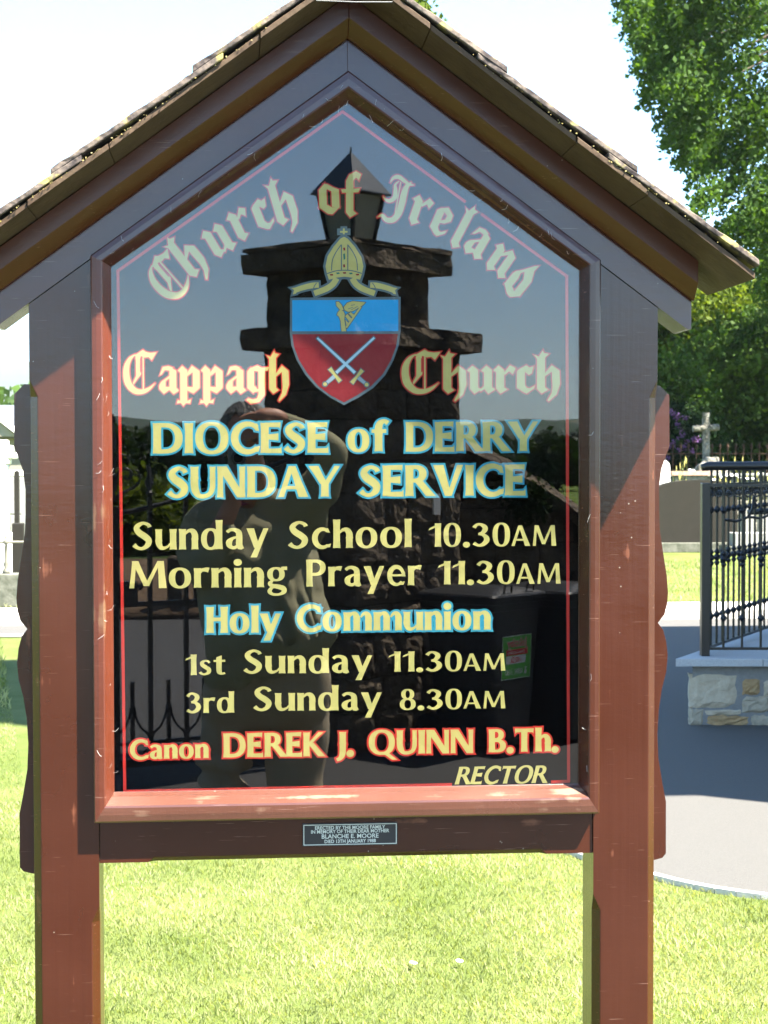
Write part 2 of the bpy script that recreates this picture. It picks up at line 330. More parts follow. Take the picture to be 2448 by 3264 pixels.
        P = [strip([(.40, .58, .13 * k), (.34, .66, .11 * k), (.22, .68, .12 * k), (.12, .60, .17 * k), (.14, .48, .20 * k), (.26, .37, .22 * k), (.37, .26, .21 * k), (.36, .12, .18 * k), (.23, .04, .12 * k), (.11, .06, .12 * k), (.04, .14, .14 * k)])]; a = .46
    elif ch == 't': P = [strip([(.20, .55, W), (.20, .30, W), (.22, .12, W * .95), (.31, .05, t * .9), (.42, .08, t * .8)]), poly((.20 - W / 2, .5), (.20 + W / 2, .5), (.20 + W / 2, .93), (.20 - W / 2, .84)), bar(.0, .43, h - .06, t * .8, 1.1)]; a = .43
    elif ch == 'y': P = [diag(.11, h, .33, .04, W * 1.2, W * .95), diag(.62, h, .22, -.30, W * .78, W * 1.0)]; a = .70
    elif ch == '0': P = [ring(.30, .5, .30, .51, W * .86, t * .65, ex=2.4)]; a = .60
    elif ch == '1': P = [stem(.20, 0, 1, W), poly((.02, .80), (-.02, .70), (.22, .82), (.22 + W * .6, .99), (.2 + W, 1.0))]; a = .20 + W
    elif ch == '3':
        P = [strip([(.05, .80, W * .7), (.14, .92, t * .9), (.27, .94, t * .9), (.41, .84, W * .85), (.43, .72, W * .9), (.34, .58, W * .7), (.20, .53, t * .7)]),
             strip([(.20, .53, t * .7), (.36, .50, t), (.47, .38, W * .9), (.48, .24, W * .95), (.36, .09, W * .75), (.20, .05, t * .9), (.04, .15, W * .7)])]; a = .60
    elif ch == '8': P = [ring(.29, .755, .235, .26, W * .78, t * .65), ring(.29, .27, .29, .29, W * .85, t * .65)]; a = .58
    elif ch == '.': P = [ring(.10, .08, W * .62, W * .62, W * .60, W * .60, 20, 2)]; a = .22
    elif ch == ' ': a = .3
    else: a = .4
    return P, a

# ---- black letter
def mn(x, y0=0.0, y1=1.0, s=.27, head=True, foot=True):
    p = []
    if head: p += [(x - .10, y1 - .17), (x + .08, y1 + .02), (x + s, y1 - .15)]
    else: p += [(x, y1), (x + s, y1)]
    if foot: p += [(x + s, y0 + .18), (x + s + .11, y0 + .10), (x + s * .55, y0 - .06), (x, y0 + .13)]
    else: p += [(x + s, y0), (x, y0)]
    if head: p += [(x, y1 - .24)]
    return ('p', p)
def bl(ch):
    s = .27
    if ch == 'u': P = [mn(0), mn(.47), poly((.26, .16), (.36, .02), (.50, .14), (.47, .24), (.37, .13))]; a = .82
    elif ch == 'n': P = [mn(0), poly((.24, .72), (.50, 1.03), (.74, .86), (.74, .18), (.86, .08), (.64, -.06), (.47, .12), (.47, .80), (.27, .62))]; a = .84
    elif ch == 'r': P = [mn(0), poly((.24, .72), (.30, .66), (.44, .80), (.56, .68), (.66, .92), (.47, 1.03))]; a = .64
    elif ch == 'c': P = [poly((.0, .80), (.10, .90), (.27, .80), (.27, .26), (.33, .17), (.24, -.02), (.0, .16)), poly((.08, .88), (.32, 1.03), (.42, .94), (.56, .98), (.50, .72), (.40, .66), (.27, .78)), poly((.24, -.02), (.27, .16), (.44, .14), (.60, .24), (.58, .14), (.34, -.06))]; a = .62
    elif ch == 'o': P = [poly((.0, .80), (.22, 1.03), (.30, .86), (.27, .76), (.27, .26), (.0, .16)), poly((.18, 1.0), (.26, .84), (.45, .74), (.45, .2), (.72, .16), (.72, .80), (.52, .88), (.30, 1.0)),
                      poly((.0, .18), (.27, .28), (.46, .18), (.72, .18), (.46, -.06), (.30, -.04))]; a = .76
    elif ch == 'h': P = [poly((-.10, 1.42), (.06, 1.36), (.20, 1.60), (.23, 1.50), (.40, 1.46), (.27, 1.32), (.27, .18), (.38, .08), (.16, -.06), (.0, .12), (.0, 1.28)),
                      poly((.25, .70), (.50, 1.03), (.76, .82), (.78, .3), (.66, -.10), (.40, -.36), (.36, -.32), (.50, -.04), (.53, .2), (.50, .78), (.27, .60))]; a = .84
    elif ch == 'f': P = [poly((.06, 1.22), (.18, 1.44), (.42, 1.56), (.60, 1.46), (.52, 1.24), (.42, 1.34), (.32, 1.24), (.32, .18), (.44, .08), (.20, -.06), (.05, .12)), poly((-.12, .92), (.56, .96), (.50, .82), (-.08, .80))]; a = .56
    elif ch == 'l': P = [poly((-.10, 1.42), (.06, 1.36), (.18, 1.62), (.22, 1.50), (.38, 1.48), (.27, 1.34), (.27, .18), (.38, .08), (.16, -.06), (.0, .12), (.0, 1.28))]; a = .38
    elif ch == 'e': P = [poly((.0, .80), (.12, .92), (.27, .80), (.27, .26), (.34, .16), (.24, -.02), (.0, .16)), poly((.10, .90), (.34, 1.03), (.60, .84), (.62, .62), (.44, .46), (.24, .40), (.27, .5), (.40, .58), (.42, .74), (.27, .82)),
                      poly((.24, -.02), (.28, .16), (.44, .13), (.62, .26), (.60, .14), (.36, -.06))]; a = .66
    elif ch == 'a': P = [poly((.40, 1.0), (.67, .84), (.67, .18), (.78, .08), (.56, -.06), (.40, .10), (.40, .76)), poly((.02, .66), (.14, .98), (.36, 1.02), (.54, .96), (.42, .84), (.22, .86), (.10, .70)),
                      poly((.0, .28), (.08, .42), (.42, .66), (.44, .58), (.26, .44), (.25, .22), (.42, .22), (.42, .12), (.18, -.05), (.0, .14))]; a = .76
    elif ch == 'p': P = [poly((-.10, .84), (.08, 1.03), (.27, .86), (.27, -.32), (.42, -.26), (.38, -.42), (.22, -.40), (.12, -.52), (.02, -.40), (-.14, -.42), (-.10, -.28), (.0, -.32), (.0, .76)),
                      poly((.24, .72), (.46, 1.03), (.76, .82), (.76, .18), (.52, -.04), (.24, .10), (.27, .22), (.49, .20), (.49, .78), (.27, .62))]; a = .84
    elif ch == 'g': P = [poly((.0, .80), (.14, .96), (.27, .82), (.27, .26), (.38, .16), (.24, -.04), (.0, .16)), poly((.10, .92), (.40, 1.03), (.58, .94), (.86, .98), (.82, .84), (.70, .82), (.70, -.10), (.46, -.38), (.14, -.44), (-.04, -.30), (.04, -.22), (.20, -.28), (.38, -.24), (.44, -.08), (.44, .80), (.27, .82)),
                      poly((.22, .0), (.30, .14), (.46, .12), (.46, .03))]; a = .80
    elif ch == 'd': P = [poly((.0, .66), (.27, .62), (.27, .26), (.0, .16)), poly((.0, .64), (.04, .78), (.20, .96), (.46, 1.34), (.58, 1.46), (.56, 1.20), (.72, .84), (.72, .16), (.45, .16), (.45, .72), (.30, .96), (.22, .84), (.27, .62)),
                      poly((.0, .18), (.27, .28), (.46, .18), (.72, .18), (.46, -.06), (.30, -.04))]; a = .78
    elif ch == 'C':
        P = [strip([(.44, 1.46, .03), (.24, 1.30, .13), (.11, 1.02, .21), (.09, .66, .25), (.18, .32, .26), (.42, .07, .22), (.72, .04, .17), (.98, .16, .11), (1.20, .36, .02)]),
             poly((.40, 1.42), (.56, 1.52), (.74, 1.64), (.84, 1.56), (1.04, 1.52), (1.27, 1.55), (1.08, 1.24), (.96, 1.36), (.80, 1.34), (.66, 1.40), (.52, 1.34)),
             poly((.44, 1.36), (.66, 1.42), (.62, 1.28), (.62, .66), (.36, .30), (.34, .38), (.46, .64), (.46, 1.2)),
             poly((.72, 1.36), (.77, 1.38), (.77, .12), (.72, .10)), poly((.60, .74), (.66, .8), (.66, .7), (.60, .62))]; a = 1.30
    elif ch == 'I':
        P = [strip([(.98, 1.54, .05), (.84, 1.38, .16), (.78, 1.10, .23), (.76, .70, .24), (.70, .34, .23), (.54, .08, .20), (.30, .03, .17), (.10, .16, .12), (-.06, .06, .02)]),
             strip([(1.10, 1.48, .02), (.92, 1.46, .08), (.70, 1.56, .13), (.46, 1.66, .14), (.28, 1.58, .10), (.20, 1.40, .02)]),
             strip([(.52, 1.52, .02), (.40, 1.36, .08), (.44, 1.16, .14), (.46, .90, .17), (.30, .74, .13), (.12, .76, .08), (.02, .86, .02)]),
             poly((.56, 1.5), (.60, 1.5), (.60, .20), (.56, .16))]; a = 1.10
    else: P = []; a = .5
    return P, a

def offset_poly(pts, d):
    n = len(pts); A = sum(pts[i][0] * pts[(i + 1) % n][1] - pts[(i + 1) % n][0] * pts[i][1] for i in range(n))
    sg = 1 if A > 0 else -1; out = []
    for i in range(n):
        p0, p1, p2 = pts[i - 1], pts[i], pts[(i + 1) % n]
        e1 = (p1[0] - p0[0], p1[1] - p0[1]); e2 = (p2[0] - p1[0], p2[1] - p1[1])
        l1 = math.hypot(*e1) or 1e-9; l2 = math.hypot(*e2) or 1e-9
        n1 = (e1[1] / l1 * sg, -e1[0] / l1 * sg); n2 = (e2[1] / l2 * sg, -e2[0] / l2 * sg)
        bx, by = n1[0] + n2[0], n1[1] + n2[1]; bb = math.hypot(bx, by)
        if bb < 1e-6: out.append((p1[0] + n1[0] * d, p1[1] + n1[1] * d)); continue
        bx /= bb; by /= bb; c = max(0.5, bx * n1[0] + by * n1[1])
        out.append((p1[0] + bx * d / c, p1[1] + by * d / c))
    return out
def grow(pc, d):
    if d == 0: return pc
    if pc[0] == 'p': return ('p', offset_poly(pc[1], d))
    _, L, Rr, closed = pc; L2 = []; R2 = []; n = len(L)
    for i in range(n):
        dx, dy = L[i][0] - Rr[i][0], L[i][1] - Rr[i][1]; l = math.hypot(dx, dy) or 1e-9
        dx /= l; dy /= l
        L2.append((L[i][0] + dx * d, L[i][1] + dy * d)); R2.append((Rr[i][0] - dx * d, Rr[i][1] - dy * d))
    if not closed:
        for e, q in ((0, 1), (n - 1, n - 2)):
            cx0, cy0 = (L[e][0] + Rr[e][0]) / 2, (L[e][1] + Rr[e][1]) / 2; cx1, cy1 = (L[q][0] + Rr[q][0]) / 2, (L[q][1] + Rr[q][1]) / 2
            tx, ty = cx0 - cx1, cy0 - cy1; l = math.hypot(tx, ty) or 1e-9; tx, ty = tx / l * d, ty / l * d
            L2[e] = (L2[e][0] + tx, L2[e][1] + ty); R2[e] = (R2[e][0] + tx, R2[e][1] + ty)
    return ('s', L2, R2, closed)

class Flat:
    """Thin paint layers in a plane given by origin, x direction, y direction and outward normal."""
    def __init__(s, nrm, step=1.2e-5): s.v = []; s.f = []; s.k = 0; s.n = Vector(nrm); s.step = step
    def piece(s, pc, M, h):
        """M maps (x, y) to a 3-D point; h = height above the plane"""
        off = s.n * (h + s.k * s.step); s.k = (s.k + 1) % 24; b = len(s.v)
        if pc[0] == 'p':
            pts = pc[1]
            s.v += [tuple(Vector(M(*p)) + off) for p in pts]
            for t in tessellate_polygon([[Vector((p[0], p[1], 0)) for p in pts]]): s.f.append(tuple(b + i for i in t))
        else:
            _, L, Rr, closed = pc; n = len(L)
            for i in range(n): s.v.append(tuple(Vector(M(*L[i])) + off)); s.v.append(tuple(Vector(M(*Rr[i])) + off))
            for i in range(n if closed else n - 1):
                j = (i + 1) % n; s.f.append((b + 2 * i, b + 2 * i + 1, b + 2 * j + 1, b + 2 * j))
    def build(s, name, mat_, parent=None, thick=0):
        me = mesh_from(name, s.v, s.f)
        bm = bmesh.new(); bm.from_mesh(me)
        for f in bm.faces:
            f.normal_update()
            if f.normal.dot(s.n) < 0: f.normal_flip()
        bm.to_mesh(me); bm.free()
        return link(name, me, mat_, parent)

def set_text(word, W, gf=glyph, tracking=.07):
    x = 0; out = []
    for ch in word:
        P, a = gf(ch, W) if gf is glyph else gf(ch)
        for pc in P:
            if pc[0] == 'p': out.append(('p', [(p[0] + x, p[1]) for p in pc[1]]))
            else: out.append(('s', [(p[0] + x, p[1]) for p in pc[1]], [(p[0] + x, p[1]) for p in pc[2]], pc[3]))
        x += a + tracking
    return out, x - tracking
# ------------------------------------------------------------------ lawn, drive, terrain (the setting)
def sheet(name, poly_, z, mat_, kind='structure'):
    vs = [(p[0], p[1], z) for p in poly_]
    o = link(name, mesh_from(name, vs, [tuple(t) for t in tessellate_polygon([[Vector((p[0], p[1], 0)) for p in poly_]])]), mat_)
    me = o.data; bm = bmesh.new(); bm.from_mesh(me)
    for f in bm.faces:
        f.normal_update()
        if f.normal.z < 0: f.normal_flip()
    bm.to_mesh(me); bm.free()
    return tag(o, kind=kind)
lawn_m = mat('mown grass', (0.085, 0.12, 0.018), 0.9, 0.2, noise=(2.0, 0.14), col2=(0.14, 0.17, 0.045), bump=(160, 0.02))
ground = sheet("ground", [(-6000, -6000), (6000, -6000), (6000, 6000), (-6000, 6000)], 0.0, lawn_m)
def asphalt(name, base, c2):
    m = mat(name, base, 0.85, 0.35, noise=(220, 0.18), col2=c2, bump=(420, 0.004)); return m
drive_m = asphalt('pale worn asphalt', (0.052, 0.051, 0.048), (0.098, 0.094, 0.086))
edge = [(7.5, 1.5), (4.6, 2.35), (3.2, 2.85), (2.45, 3.08), (1.95, 3.27), (1.63, 3.6), (1.3, 4.3), (.95, 6), (.4, 9), (-.3, 11.4), (-1.2, 12.9), (-3, 13.2), (-14, 13.2)]
drive = sheet('drive', edge + [(-14, 14.15), (16, 14.15), (16, 1.5)], 0.006, drive_m)
conc = mat('pale concrete', (0.42, 0.40, 0.36), 0.85, 0.3, noise=(30, 0.2), col2=(0.52, 0.5, 0.46), bump=(200, 0.002))
kb = MB()
ek = catmull(edge, 5)
for (a, b) in zip(ek[:-1], ek[1:]):
    d = Vector((b[0] - a[0], b[1] - a[1])); d.normalize(); n_ = Vector((d.y, -d.x)) * 0.032
    if d.length == 0: continue
    kb.hprism([(a[0], a[1]), (b[0], b[1]), (b[0] - n_.x, b[1] - n_.y), (a[0] - n_.x, a[1] - n_.y)], -0.02, 0.022)
tag(kb.build('kerb_edging', conc), kind='structure')
fp = MB(); fp.box(-14, 16, 14.15, 15.1, -0.02, 0.10)
tag(fp.build('footpath', conc, bevel=0.01), kind='structure')
road_m = mat('dark road asphalt', (0.026, 0.026, 0.027), 0.75, 0.4, noise=(260, 0.2), col2=(0.06, 0.059, 0.058), bump=(420, 0.005))
road = sheet('road', [(-16, -1.3), (14, -1.3), (14, -14.6), (-16, -14.6)], 0.008, road_m)

# ------------------------------------------------------------------ notice board
CX = 0.191
SL = 0.7345                     # roof slope
nb = empty('notice_board', (CX, 0, 0), 'brown timber church notice board with a gabled tiled roof and gold lettering on black glass', 'notice board')
def L3(p): return Vector((p.x - CX, p.y, p.z))
def aploc(px, py, Y): return L3(at(px, py, Y))
bz = lambda x: 2.315 - SL * abs(x)       # lower edge of the barge boards

def post(sign):
    # cross-section with stop chamfers on the front arrises
    zs = [(0, 0, 0), (.30, 0, 0), (.33, .014, .013), (.845, .014, .013), (.875, .014, 0), (1.755, .014, 0), (1.785, 0, 0), (None, 0, 0)]
    xi, xo, D = .434, .547, .095
    rings = []
    for z, co, ci in zs:
        pts = [(xi + ci, 0), (xo - co, 0), (xo, co), (xo, D), (xi, D), (xi, ci)]
        rings.append([(sign * x, y, (z if z is not None else bz(x) - .0008)) for x, y in pts])
    b = MB(); b.loft(rings); o = b.build('post', wood_v, nb, bevel=.0015)
    return o
for s_ in (-1, 1): post(s_)

# scalloped boards on the outer sides
lp = [(97, 1225), (78, 1225), (46, 1257), (46, 1425), (57, 1452), (74, 1500), (82, 1560), (82, 1640), (80, 1700), (68, 1780), (57, 1850), (53, 1905), (56, 1945), (66, 1978), (88, 2004),
      (70, 2028), (60, 2065), (55, 2112), (60, 2165), (75, 2220), (86, 2290), (91, 2370), (88, 2450), (75, 2530), (63, 2592), (64, 2762), (76, 2776), (97, 2785)]
lpts = [aploc(x, y, .04) for x, y in lp]
prof = [(abs(p.x), p.z) for p in lpts]; prof[0] = (.5472, prof[0][1]); prof[-1] = (.5472, prof[-1][1])
prof = [(max(p[0], .5495), p[1]) for p in prof]; prof[0] = (.5472, prof[0][1]); prof[-1] = (.5472, prof[-1][1])
for s_ in (-1, 1):
    b = MB(); b.prism([(s_ * x, z) for x, z in prof], .036, .064); b.build('scalloped_board', wood_v, nb, bevel=.0015)

# bottom rail with a shallow chamfer along most of its lower arris
b = MB()
rr = []
for x, c in [(-.4335, 0), (-.35, 0), (-.34, .008), (.34, .008), (.35, 0), (.4335, 0)]:
    rr.append([(x, .004, 1.05), (x, .004, .9475 + c), (x, .004 + c, .9475), (x, .075, .9475), (x, .075, 1.05)])
b.loft(rr); b.build('bottom_rail', wood_h, nb, bevel=.0012)

# barge boards
for s_ in (-1, 1):
    b = MB()
    P_ = [(0, 2.3165), (.600, bz(.600) + .0012), (.607, bz(.600) + .0012), (.607, bz(.607) + .092), (0, 2.408)]
    b.prism([(s_ * x, z) for x, z in P_], -.0012, .100); b.build('barge_board', wood_s, nb, bevel=.0004)
# fascia boards standing proud of them, lower arris chamfered
for s_ in (-1, 1):
    b = MB(); sec = [(-.0015, 2.372), (-.012, 2.371), (-.040, 2.400), (-.040, 2.4385), (-.0015, 2.4385)]
    r0 = [(0, y, z) for y, z in sec]; r1 = [(s_ * .609, y, z - SL * .609) for y, z in sec]
    b.loft([r0, r1]); b.build('fascia', fascia_m, nb, bevel=.001)

# glazing beads: mitred mouldings round the glass
Iv = [(0, 2.265), (-.408, 1.9785), (-.408, 1.0705), (.408, 1.0705), (.408, 1.9785)]
Ov = [(0, 2.3145), (-.4405, 1.9945), (-.4405, 1.0225), (.4405, 1.0225), (.4405, 1.9945)]
bprof = [(-.02, .0048), (0, .0042), (.12, -.006), (.33, -.0205), (.38, -.0240), (.45, -.0252), (.70, -.0250), (.93, -.0235), (.985, -.0222), (1.0, -.0200), (1.0, -.0022)]
for i in range(5):
    j = (i + 1) % 5
    def ringat(k): return [(Iv[k][0] + (Ov[k][0] - Iv[k][0]) * t, y, Iv[k][1] + (Ov[k][1] - Iv[k][1]) * t) for t, y in bprof]
    b = MB(); b.loft([ringat(i), ringat(j)])
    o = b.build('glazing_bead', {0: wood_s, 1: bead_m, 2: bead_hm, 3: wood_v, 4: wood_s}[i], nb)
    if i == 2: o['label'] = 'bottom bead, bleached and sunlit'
# glass and black backing
gl = bpy.data.materials.new('clear glass pane'); gl.use_nodes = True
gn = gl.node_tree.nodes; [gn.remove(n) for n in list(gn) if n.type != 'OUTPUT_MATERIAL']
g_ = gn.new('ShaderNodeBsdfGlass'); g_.inputs['IOR'].default_value = 1.49; g_.inputs['Roughness'].default_value = 0.0; g_.inputs['Color'].default_value = (1, 1, 1, 1)
gl.node_tree.links.new(g_.outputs[0], [n for n in gn if n.type == 'OUTPUT_MATERIAL'][0].inputs['Surface'])
gpoly = [(0, 2.269), (-.411, 1.980), (-.411, 1.067), (.411, 1.067), (.411, 1.980)]
b = MB(); b.prism(gpoly, .0050, .0090); b.build('glass_pane', gl, nb)
black_m = mat('black painted backing', (0.0012, 0.0012, 0.0014), 0.9, 0.0)
bpoly = [(0, 2.29), (-.43, 1.99), (-.43, 1.03), (.43, 1.03), (.43, 1.99)]
b = MB(); b.prism(bpoly, .0120, .0280); b.build('back_panel', black_m, nb)

# ---- sign writing behind the glass
LY = .0119
gold_m = mat('cream gold sign paint', (0.40, 0.345, 0.10), 0.6, 0.3, noise=(40, 0.25), col2=(0.43, 0.38, 0.115))
red_m = mat('red sign paint', (0.42, 0.014, 0.006), 0.6, 0.3)
blue_m = mat('light blue sign paint', (0.018, 0.225, 0.30), 0.6, 0.3)
nrm = (0, -1, 0)
def layout(word, xl, xr, yb, yb2, cap, W, fill, outline=None, omat=None, shear=0.0, gf=glyph, unit=1.0, tracking=.07, name=None):
    """word between photograph columns xl and xr, baseline rows yb..yb2, capital height cap (pixels)"""
    pcs, adv = set_text(word, W, gf, tracking)
    A = aploc(xl, yb, LY); B = aploc(xr, yb2, LY); T = aploc((xl + xr) / 2, (yb + yb2) / 2 - cap, LY)
    ex = (B - A) / adv; hz = (T.z - (A.z + B.z) / 2)
    sx = ex.length
    def M(x, y): return A + ex * (x + y * shear * hz / sx) + Vector((0, 0, hz * y))
    if outline:
        fl = Flat(nrm); d = outline / cap
        for pc in pcs: fl.piece(grow(pc, d), M, .0001)
        fl.build('lettering_outline', omat, nb)
    fl = Flat(nrm)
    for pc in pcs: fl.piece(pc, M, .00045)
    o = fl.build('lettering', fill, nb); o['label'] = 'words "%s"' % word
    return o
OB = 6.0
layout('DIOCESE', 489, 1046, 1446, 1443, 97, .235, gold_m, OB, blue_m)
layout('of', 1108, 1231, 1440, 1439, 97, .235, gold_m, OB, blue_m)
layout('DERRY', 1294, 1716, 1440, 1438, 95, .235, gold_m, OB, blue_m)
layout('SUNDAY', 533, 1086, 1587, 1583, 99, .235, gold_m, OB, blue_m)
layout('SERVICE', 1144, 1674, 1583, 1579, 99, .235, gold_m, OB, blue_m)
layout('Sunday', 421, 856, 1753, 1749, 90, .205, gold_m, tracking=.095)
layout('School', 917, 1311, 1749, 1744, 88, .205, gold_m, tracking=.095)
layout('10.30', 1368, 1625, 1743, 1741, 75, .20, gold_m, tracking=.09)
layout('AM', 1628, 1771, 1740, 1739, 65, .195, gold_m, tracking=.09)
layout('Morning', 411, 915, 1875, 1871, 86, .205, gold_m, tracking=.095)
layout('Prayer', 977, 1341, 1870, 1865, 86, .205, gold_m, tracking=.095)
layout('11.30', 1397, 1640, 1863, 1861, 75, .20, gold_m, tracking=.09)
layout('AM', 1643, 1785, 1861, 1860, 65, .195, gold_m, tracking=.09)
layout('Holy', 659, 895, 2018, 2016, 84, .235, gold_m, OB, blue_m)
layout('Communion', 946, 1563, 2012, 2007, 82, .23, gold_m, OB, blue_m)
layout('1st', 592, 718, 2152, 2150, 66, .20, gold_m, tracking=.09)
layout('Sunday', 775, 1187, 2147, 2144, 77, .205, gold_m, tracking=.095)
layout('11.30', 1240, 1472, 2141, 2139, 65, .20, gold_m, tracking=.09)
layout('AM', 1475, 1609, 2138, 2137, 55, .195, gold_m, tracking=.09)
layout('3rd', 594, 746, 2273, 2271, 66, .205, gold_m, tracking=.09)
layout('Sunday', 806, 1217, 2266, 2263, 78, .205, gold_m, tracking=.095)
layout('8.30', 1274, 1472, 2262, 2260, 65, .20, gold_m, tracking=.09)
layout('AM', 1475, 1609, 2258, 2257, 55, .195, gold_m, tracking=.09)
OR = 5.2
layout('Canon', 414, 665, 2420, 2416, 61, .235, gold_m, OR, red_m)
layout('DEREK', 713, 1034, 2414, 2410, 77, .24, gold_m, OR, red_m)
layout('J.', 1068, 1126, 2409, 2407, 76, .25, gold_m, OR, red_m)
layout('QUINN', 1175, 1508, 2404, 2400, 76, .235, gold_m, OR, red_m)
layout('B.Th.', 1558, 1778, 2398, 2394, 74, .24, gold_m, OR, red_m)
layout('RECTOR', 1449, 1738, 2500, 2495, 56, .22, gold_m, shear=.28)
# black letter words
def bl_word(word, xl, xr, yb, xh):
    pcs, adv = set_text(word, 0, bl, .06)
    A = aploc(xl, yb, LY); B = aploc(xr, yb - 2, LY); T = aploc((xl + xr) / 2, yb - 1 - xh, LY)
    ex = (B - A) / adv; hz = T.z - (A.z + B.z) / 2
    def M(x, y): return A + ex * x + Vector((0, 0, hz * y))
    a = Flat(nrm); [a.piece(grow(pc, 3.9 / xh), M, .0001) for pc in pcs]; a.build('lettering_outline', red_m, nb)
    a = Flat(nrm); [a.piece(pc, M, .00045) for pc in pcs]; o = a.build('lettering', gold_m, nb); o['label'] = 'words "%s"' % word
bl_word('Cappagh', 396, 926, 1252, 83)
bl_word('Church', 1283, 1790, 1251, 83)
# arched words: centre pixel, rotation, letter
ARC = [('C', 536, 882, 41, 88), ('h', 600, 822, 38, 92), ('u', 697, 766, 31, 92), ('r', 768, 716, 26, 92), ('c', 838, 684, 21, 92), ('h', 901, 653, 16, 92),
       ('o', 1049, 634, 2, 90), ('f', 1119, 620, 0, 90), ('I', 1262, 636, -10, 86), ('r', 1338, 674, -19, 90), ('e', 1407, 706, -24, 90), ('l', 1476, 722, -28, 90), ('a', 1524, 776, -31, 90), ('n', 1597, 832, -35, 90), ('d', 1661, 888, -39, 90)]
a1 = Flat(nrm); a2 = Flat(nrm)
ppm = 1 / ((aploc(1300, 700, LY) - aploc(1200, 700, LY)).length / 100)
for ch, px, py, ang, xh in ARC:
    P_, adv = bl(ch)
    allp = [p for pc in P_ for p in (pc[1] if pc[0] == 'p' else pc[1] + pc[2])]
    mx_ = (min(p[0] for p in allp) + max(p[0] for p in allp)) / 2; my_ = (min(p[1] for p in allp) + max(p[1] for p in allp)) / 2
    c = aploc(px, py, LY); s = xh / ppm; ca, sa = math.cos(R(ang)), math.sin(R(ang))
    def M(x, y, c=c, s=s, ca=ca, sa=sa, mx_=mx_, my_=my_):
        u, v = (x - mx_) * s * .98, (y - my_) * s
        return c + Vector((u * ca - v * sa, 0, u * sa + v * ca))
    for pc in P_: a1.piece(grow(pc, 3.9 / xh), M, .0001); a2.piece(pc, M, .00045)
a1.build('lettering_outline', red_m, nb); o = a2.build('lettering', gold_m, nb); o['label'] = 'arched black letter words "Church of Ireland"'
# thin red border line
bd = Flat(nrm)
def Mpx(x, y): return aploc(x, y, LY)
def line(pts, w=9.5):
    for (a, b) in zip(pts[:-1], pts[1:]): bd.piece(strip([(a[0], a[1], w), (b[0], b[1], w)], smooth=False), Mpx, .0001)
line([(1440, 2500), (398, 2522)]); line([(398, 2526), (376, 861)]); line([(374, 865), (1092, 356)]); line([(1090, 355), (1484, 645)]); line([(1533, 682), (1809, 883)]); line([(1806, 878), (1812, 2493)]); line([(1815, 2490), (1756, 2492)])
bd.build('border_line', red_m, nb)

# ---- crest
def Mz(x, y): return aploc(880 + x * .27127, 700 + y * .27127, LY)
grey_m = mat('grey green sign paint', (0.07, 0.11, 0.12), 0.6, 0.3); crim = mat('crimson sign paint', (0.19, 0.005, 0.008), 0.6, 0.3)
azure = mat('azure sign paint', (0.003, 0.26, 0.50), 0.6, 0.3); steel = mat('pale steel sign paint', (0.34, 0.50, 0.55), 0.6, 0.3); dkgreen = mat('dark green sign paint', (0.01, 0.12, 0.08), .6, .3)
G = Flat(nrm); Y2 = Flat(nrm); B2 = Flat(nrm); R2 = Flat(nrm); S2 = Flat(nrm); G2 = Flat(nrm); Gd = Flat(nrm); G3 = Flat(nrm); S3 = Flat(nrm)
P_sh = [(165, 918), (1462, 908), (1462, 1320), (1440, 1480), (1380, 1650), (1280, 1830), (1140, 1980), (970, 2090), (797, 2180), (640, 2095), (470, 1970), (340, 1820), (240, 1650), (180, 1480), (162, 1330)]
G.piece(('p', P_sh), Mz, .0001)
B2.piece(poly((190, 948), (1435, 942), (1435, 1312), (190, 1312)), Mz, .00045)
R2.piece(poly((190, 1348), (1430, 1345), (1410, 1490), (1350, 1650), (1250, 1820), (1110, 1960), (950, 2065), (797, 2148), (640, 2065), (500, 1960), (370, 1810), (270, 1650), (210, 1490)), Mz, .00045)
mit = [(797, 203), (840, 225), (925, 320), (1000, 440), (1025, 550), (1008, 640), (985, 708), (890, 682), (800, 672), (710, 682), (620, 708), (598, 640), (580, 550), (605, 430), (675, 320), (755, 225)]
G.piece(grow(('p', mit), 28), Mz, .0001); Y2.piece(('p', mit), Mz, .00045)
for pts in ([(767, 295, 12), (767, 595, 12)], [(842, 295, 12), (842, 595, 12)]): G2.piece(strip(pts, smooth=False), Mz, .0008)
for sg in (-1, 1):
    f = lambda x: 803 + sg * (x - 803)
    G2.piece(strip([(f(840), 295, 11), (f(900), 380, 11), (f(945), 480, 11), (f(955), 600, 11)]), Mz, .0008)
    rb = strip([(f(895), 690, 70), (f(940), 760, 68), (f(1020), 815, 68), (f(1158), 868, 66)]); G.piece(grow(rb, 24), Mz, .0001); Y2.piece(rb, Mz, .00045)
    tl_ = strip([(f(1105), 770, 62), (f(1180), 775, 66), (f(1290), 800, 62), (f(1395), 836, 62)]); G.piece(grow(tl_, 24), Mz, .0001); Y2.piece(tl_, Mz, .00045)
    pt = poly((f(1380), 800), (f(1430), 805), (f(1395), 830), (f(1410), 880), (f(1370), 870)); Y2.piece(pt, Mz, .00045); G.piece(grow(pt, 22), Mz, .0001)
    G2.piece(strip([(f(1130), 745, 10), (f(1155), 780, 10), (f(1168), 815, 10)]), Mz, .0008)
G2.piece(strip([(598, 636, 12), (700, 605, 12), (803, 596, 12), (905, 605, 12), (1006, 634, 12)]), Mz, .0008)
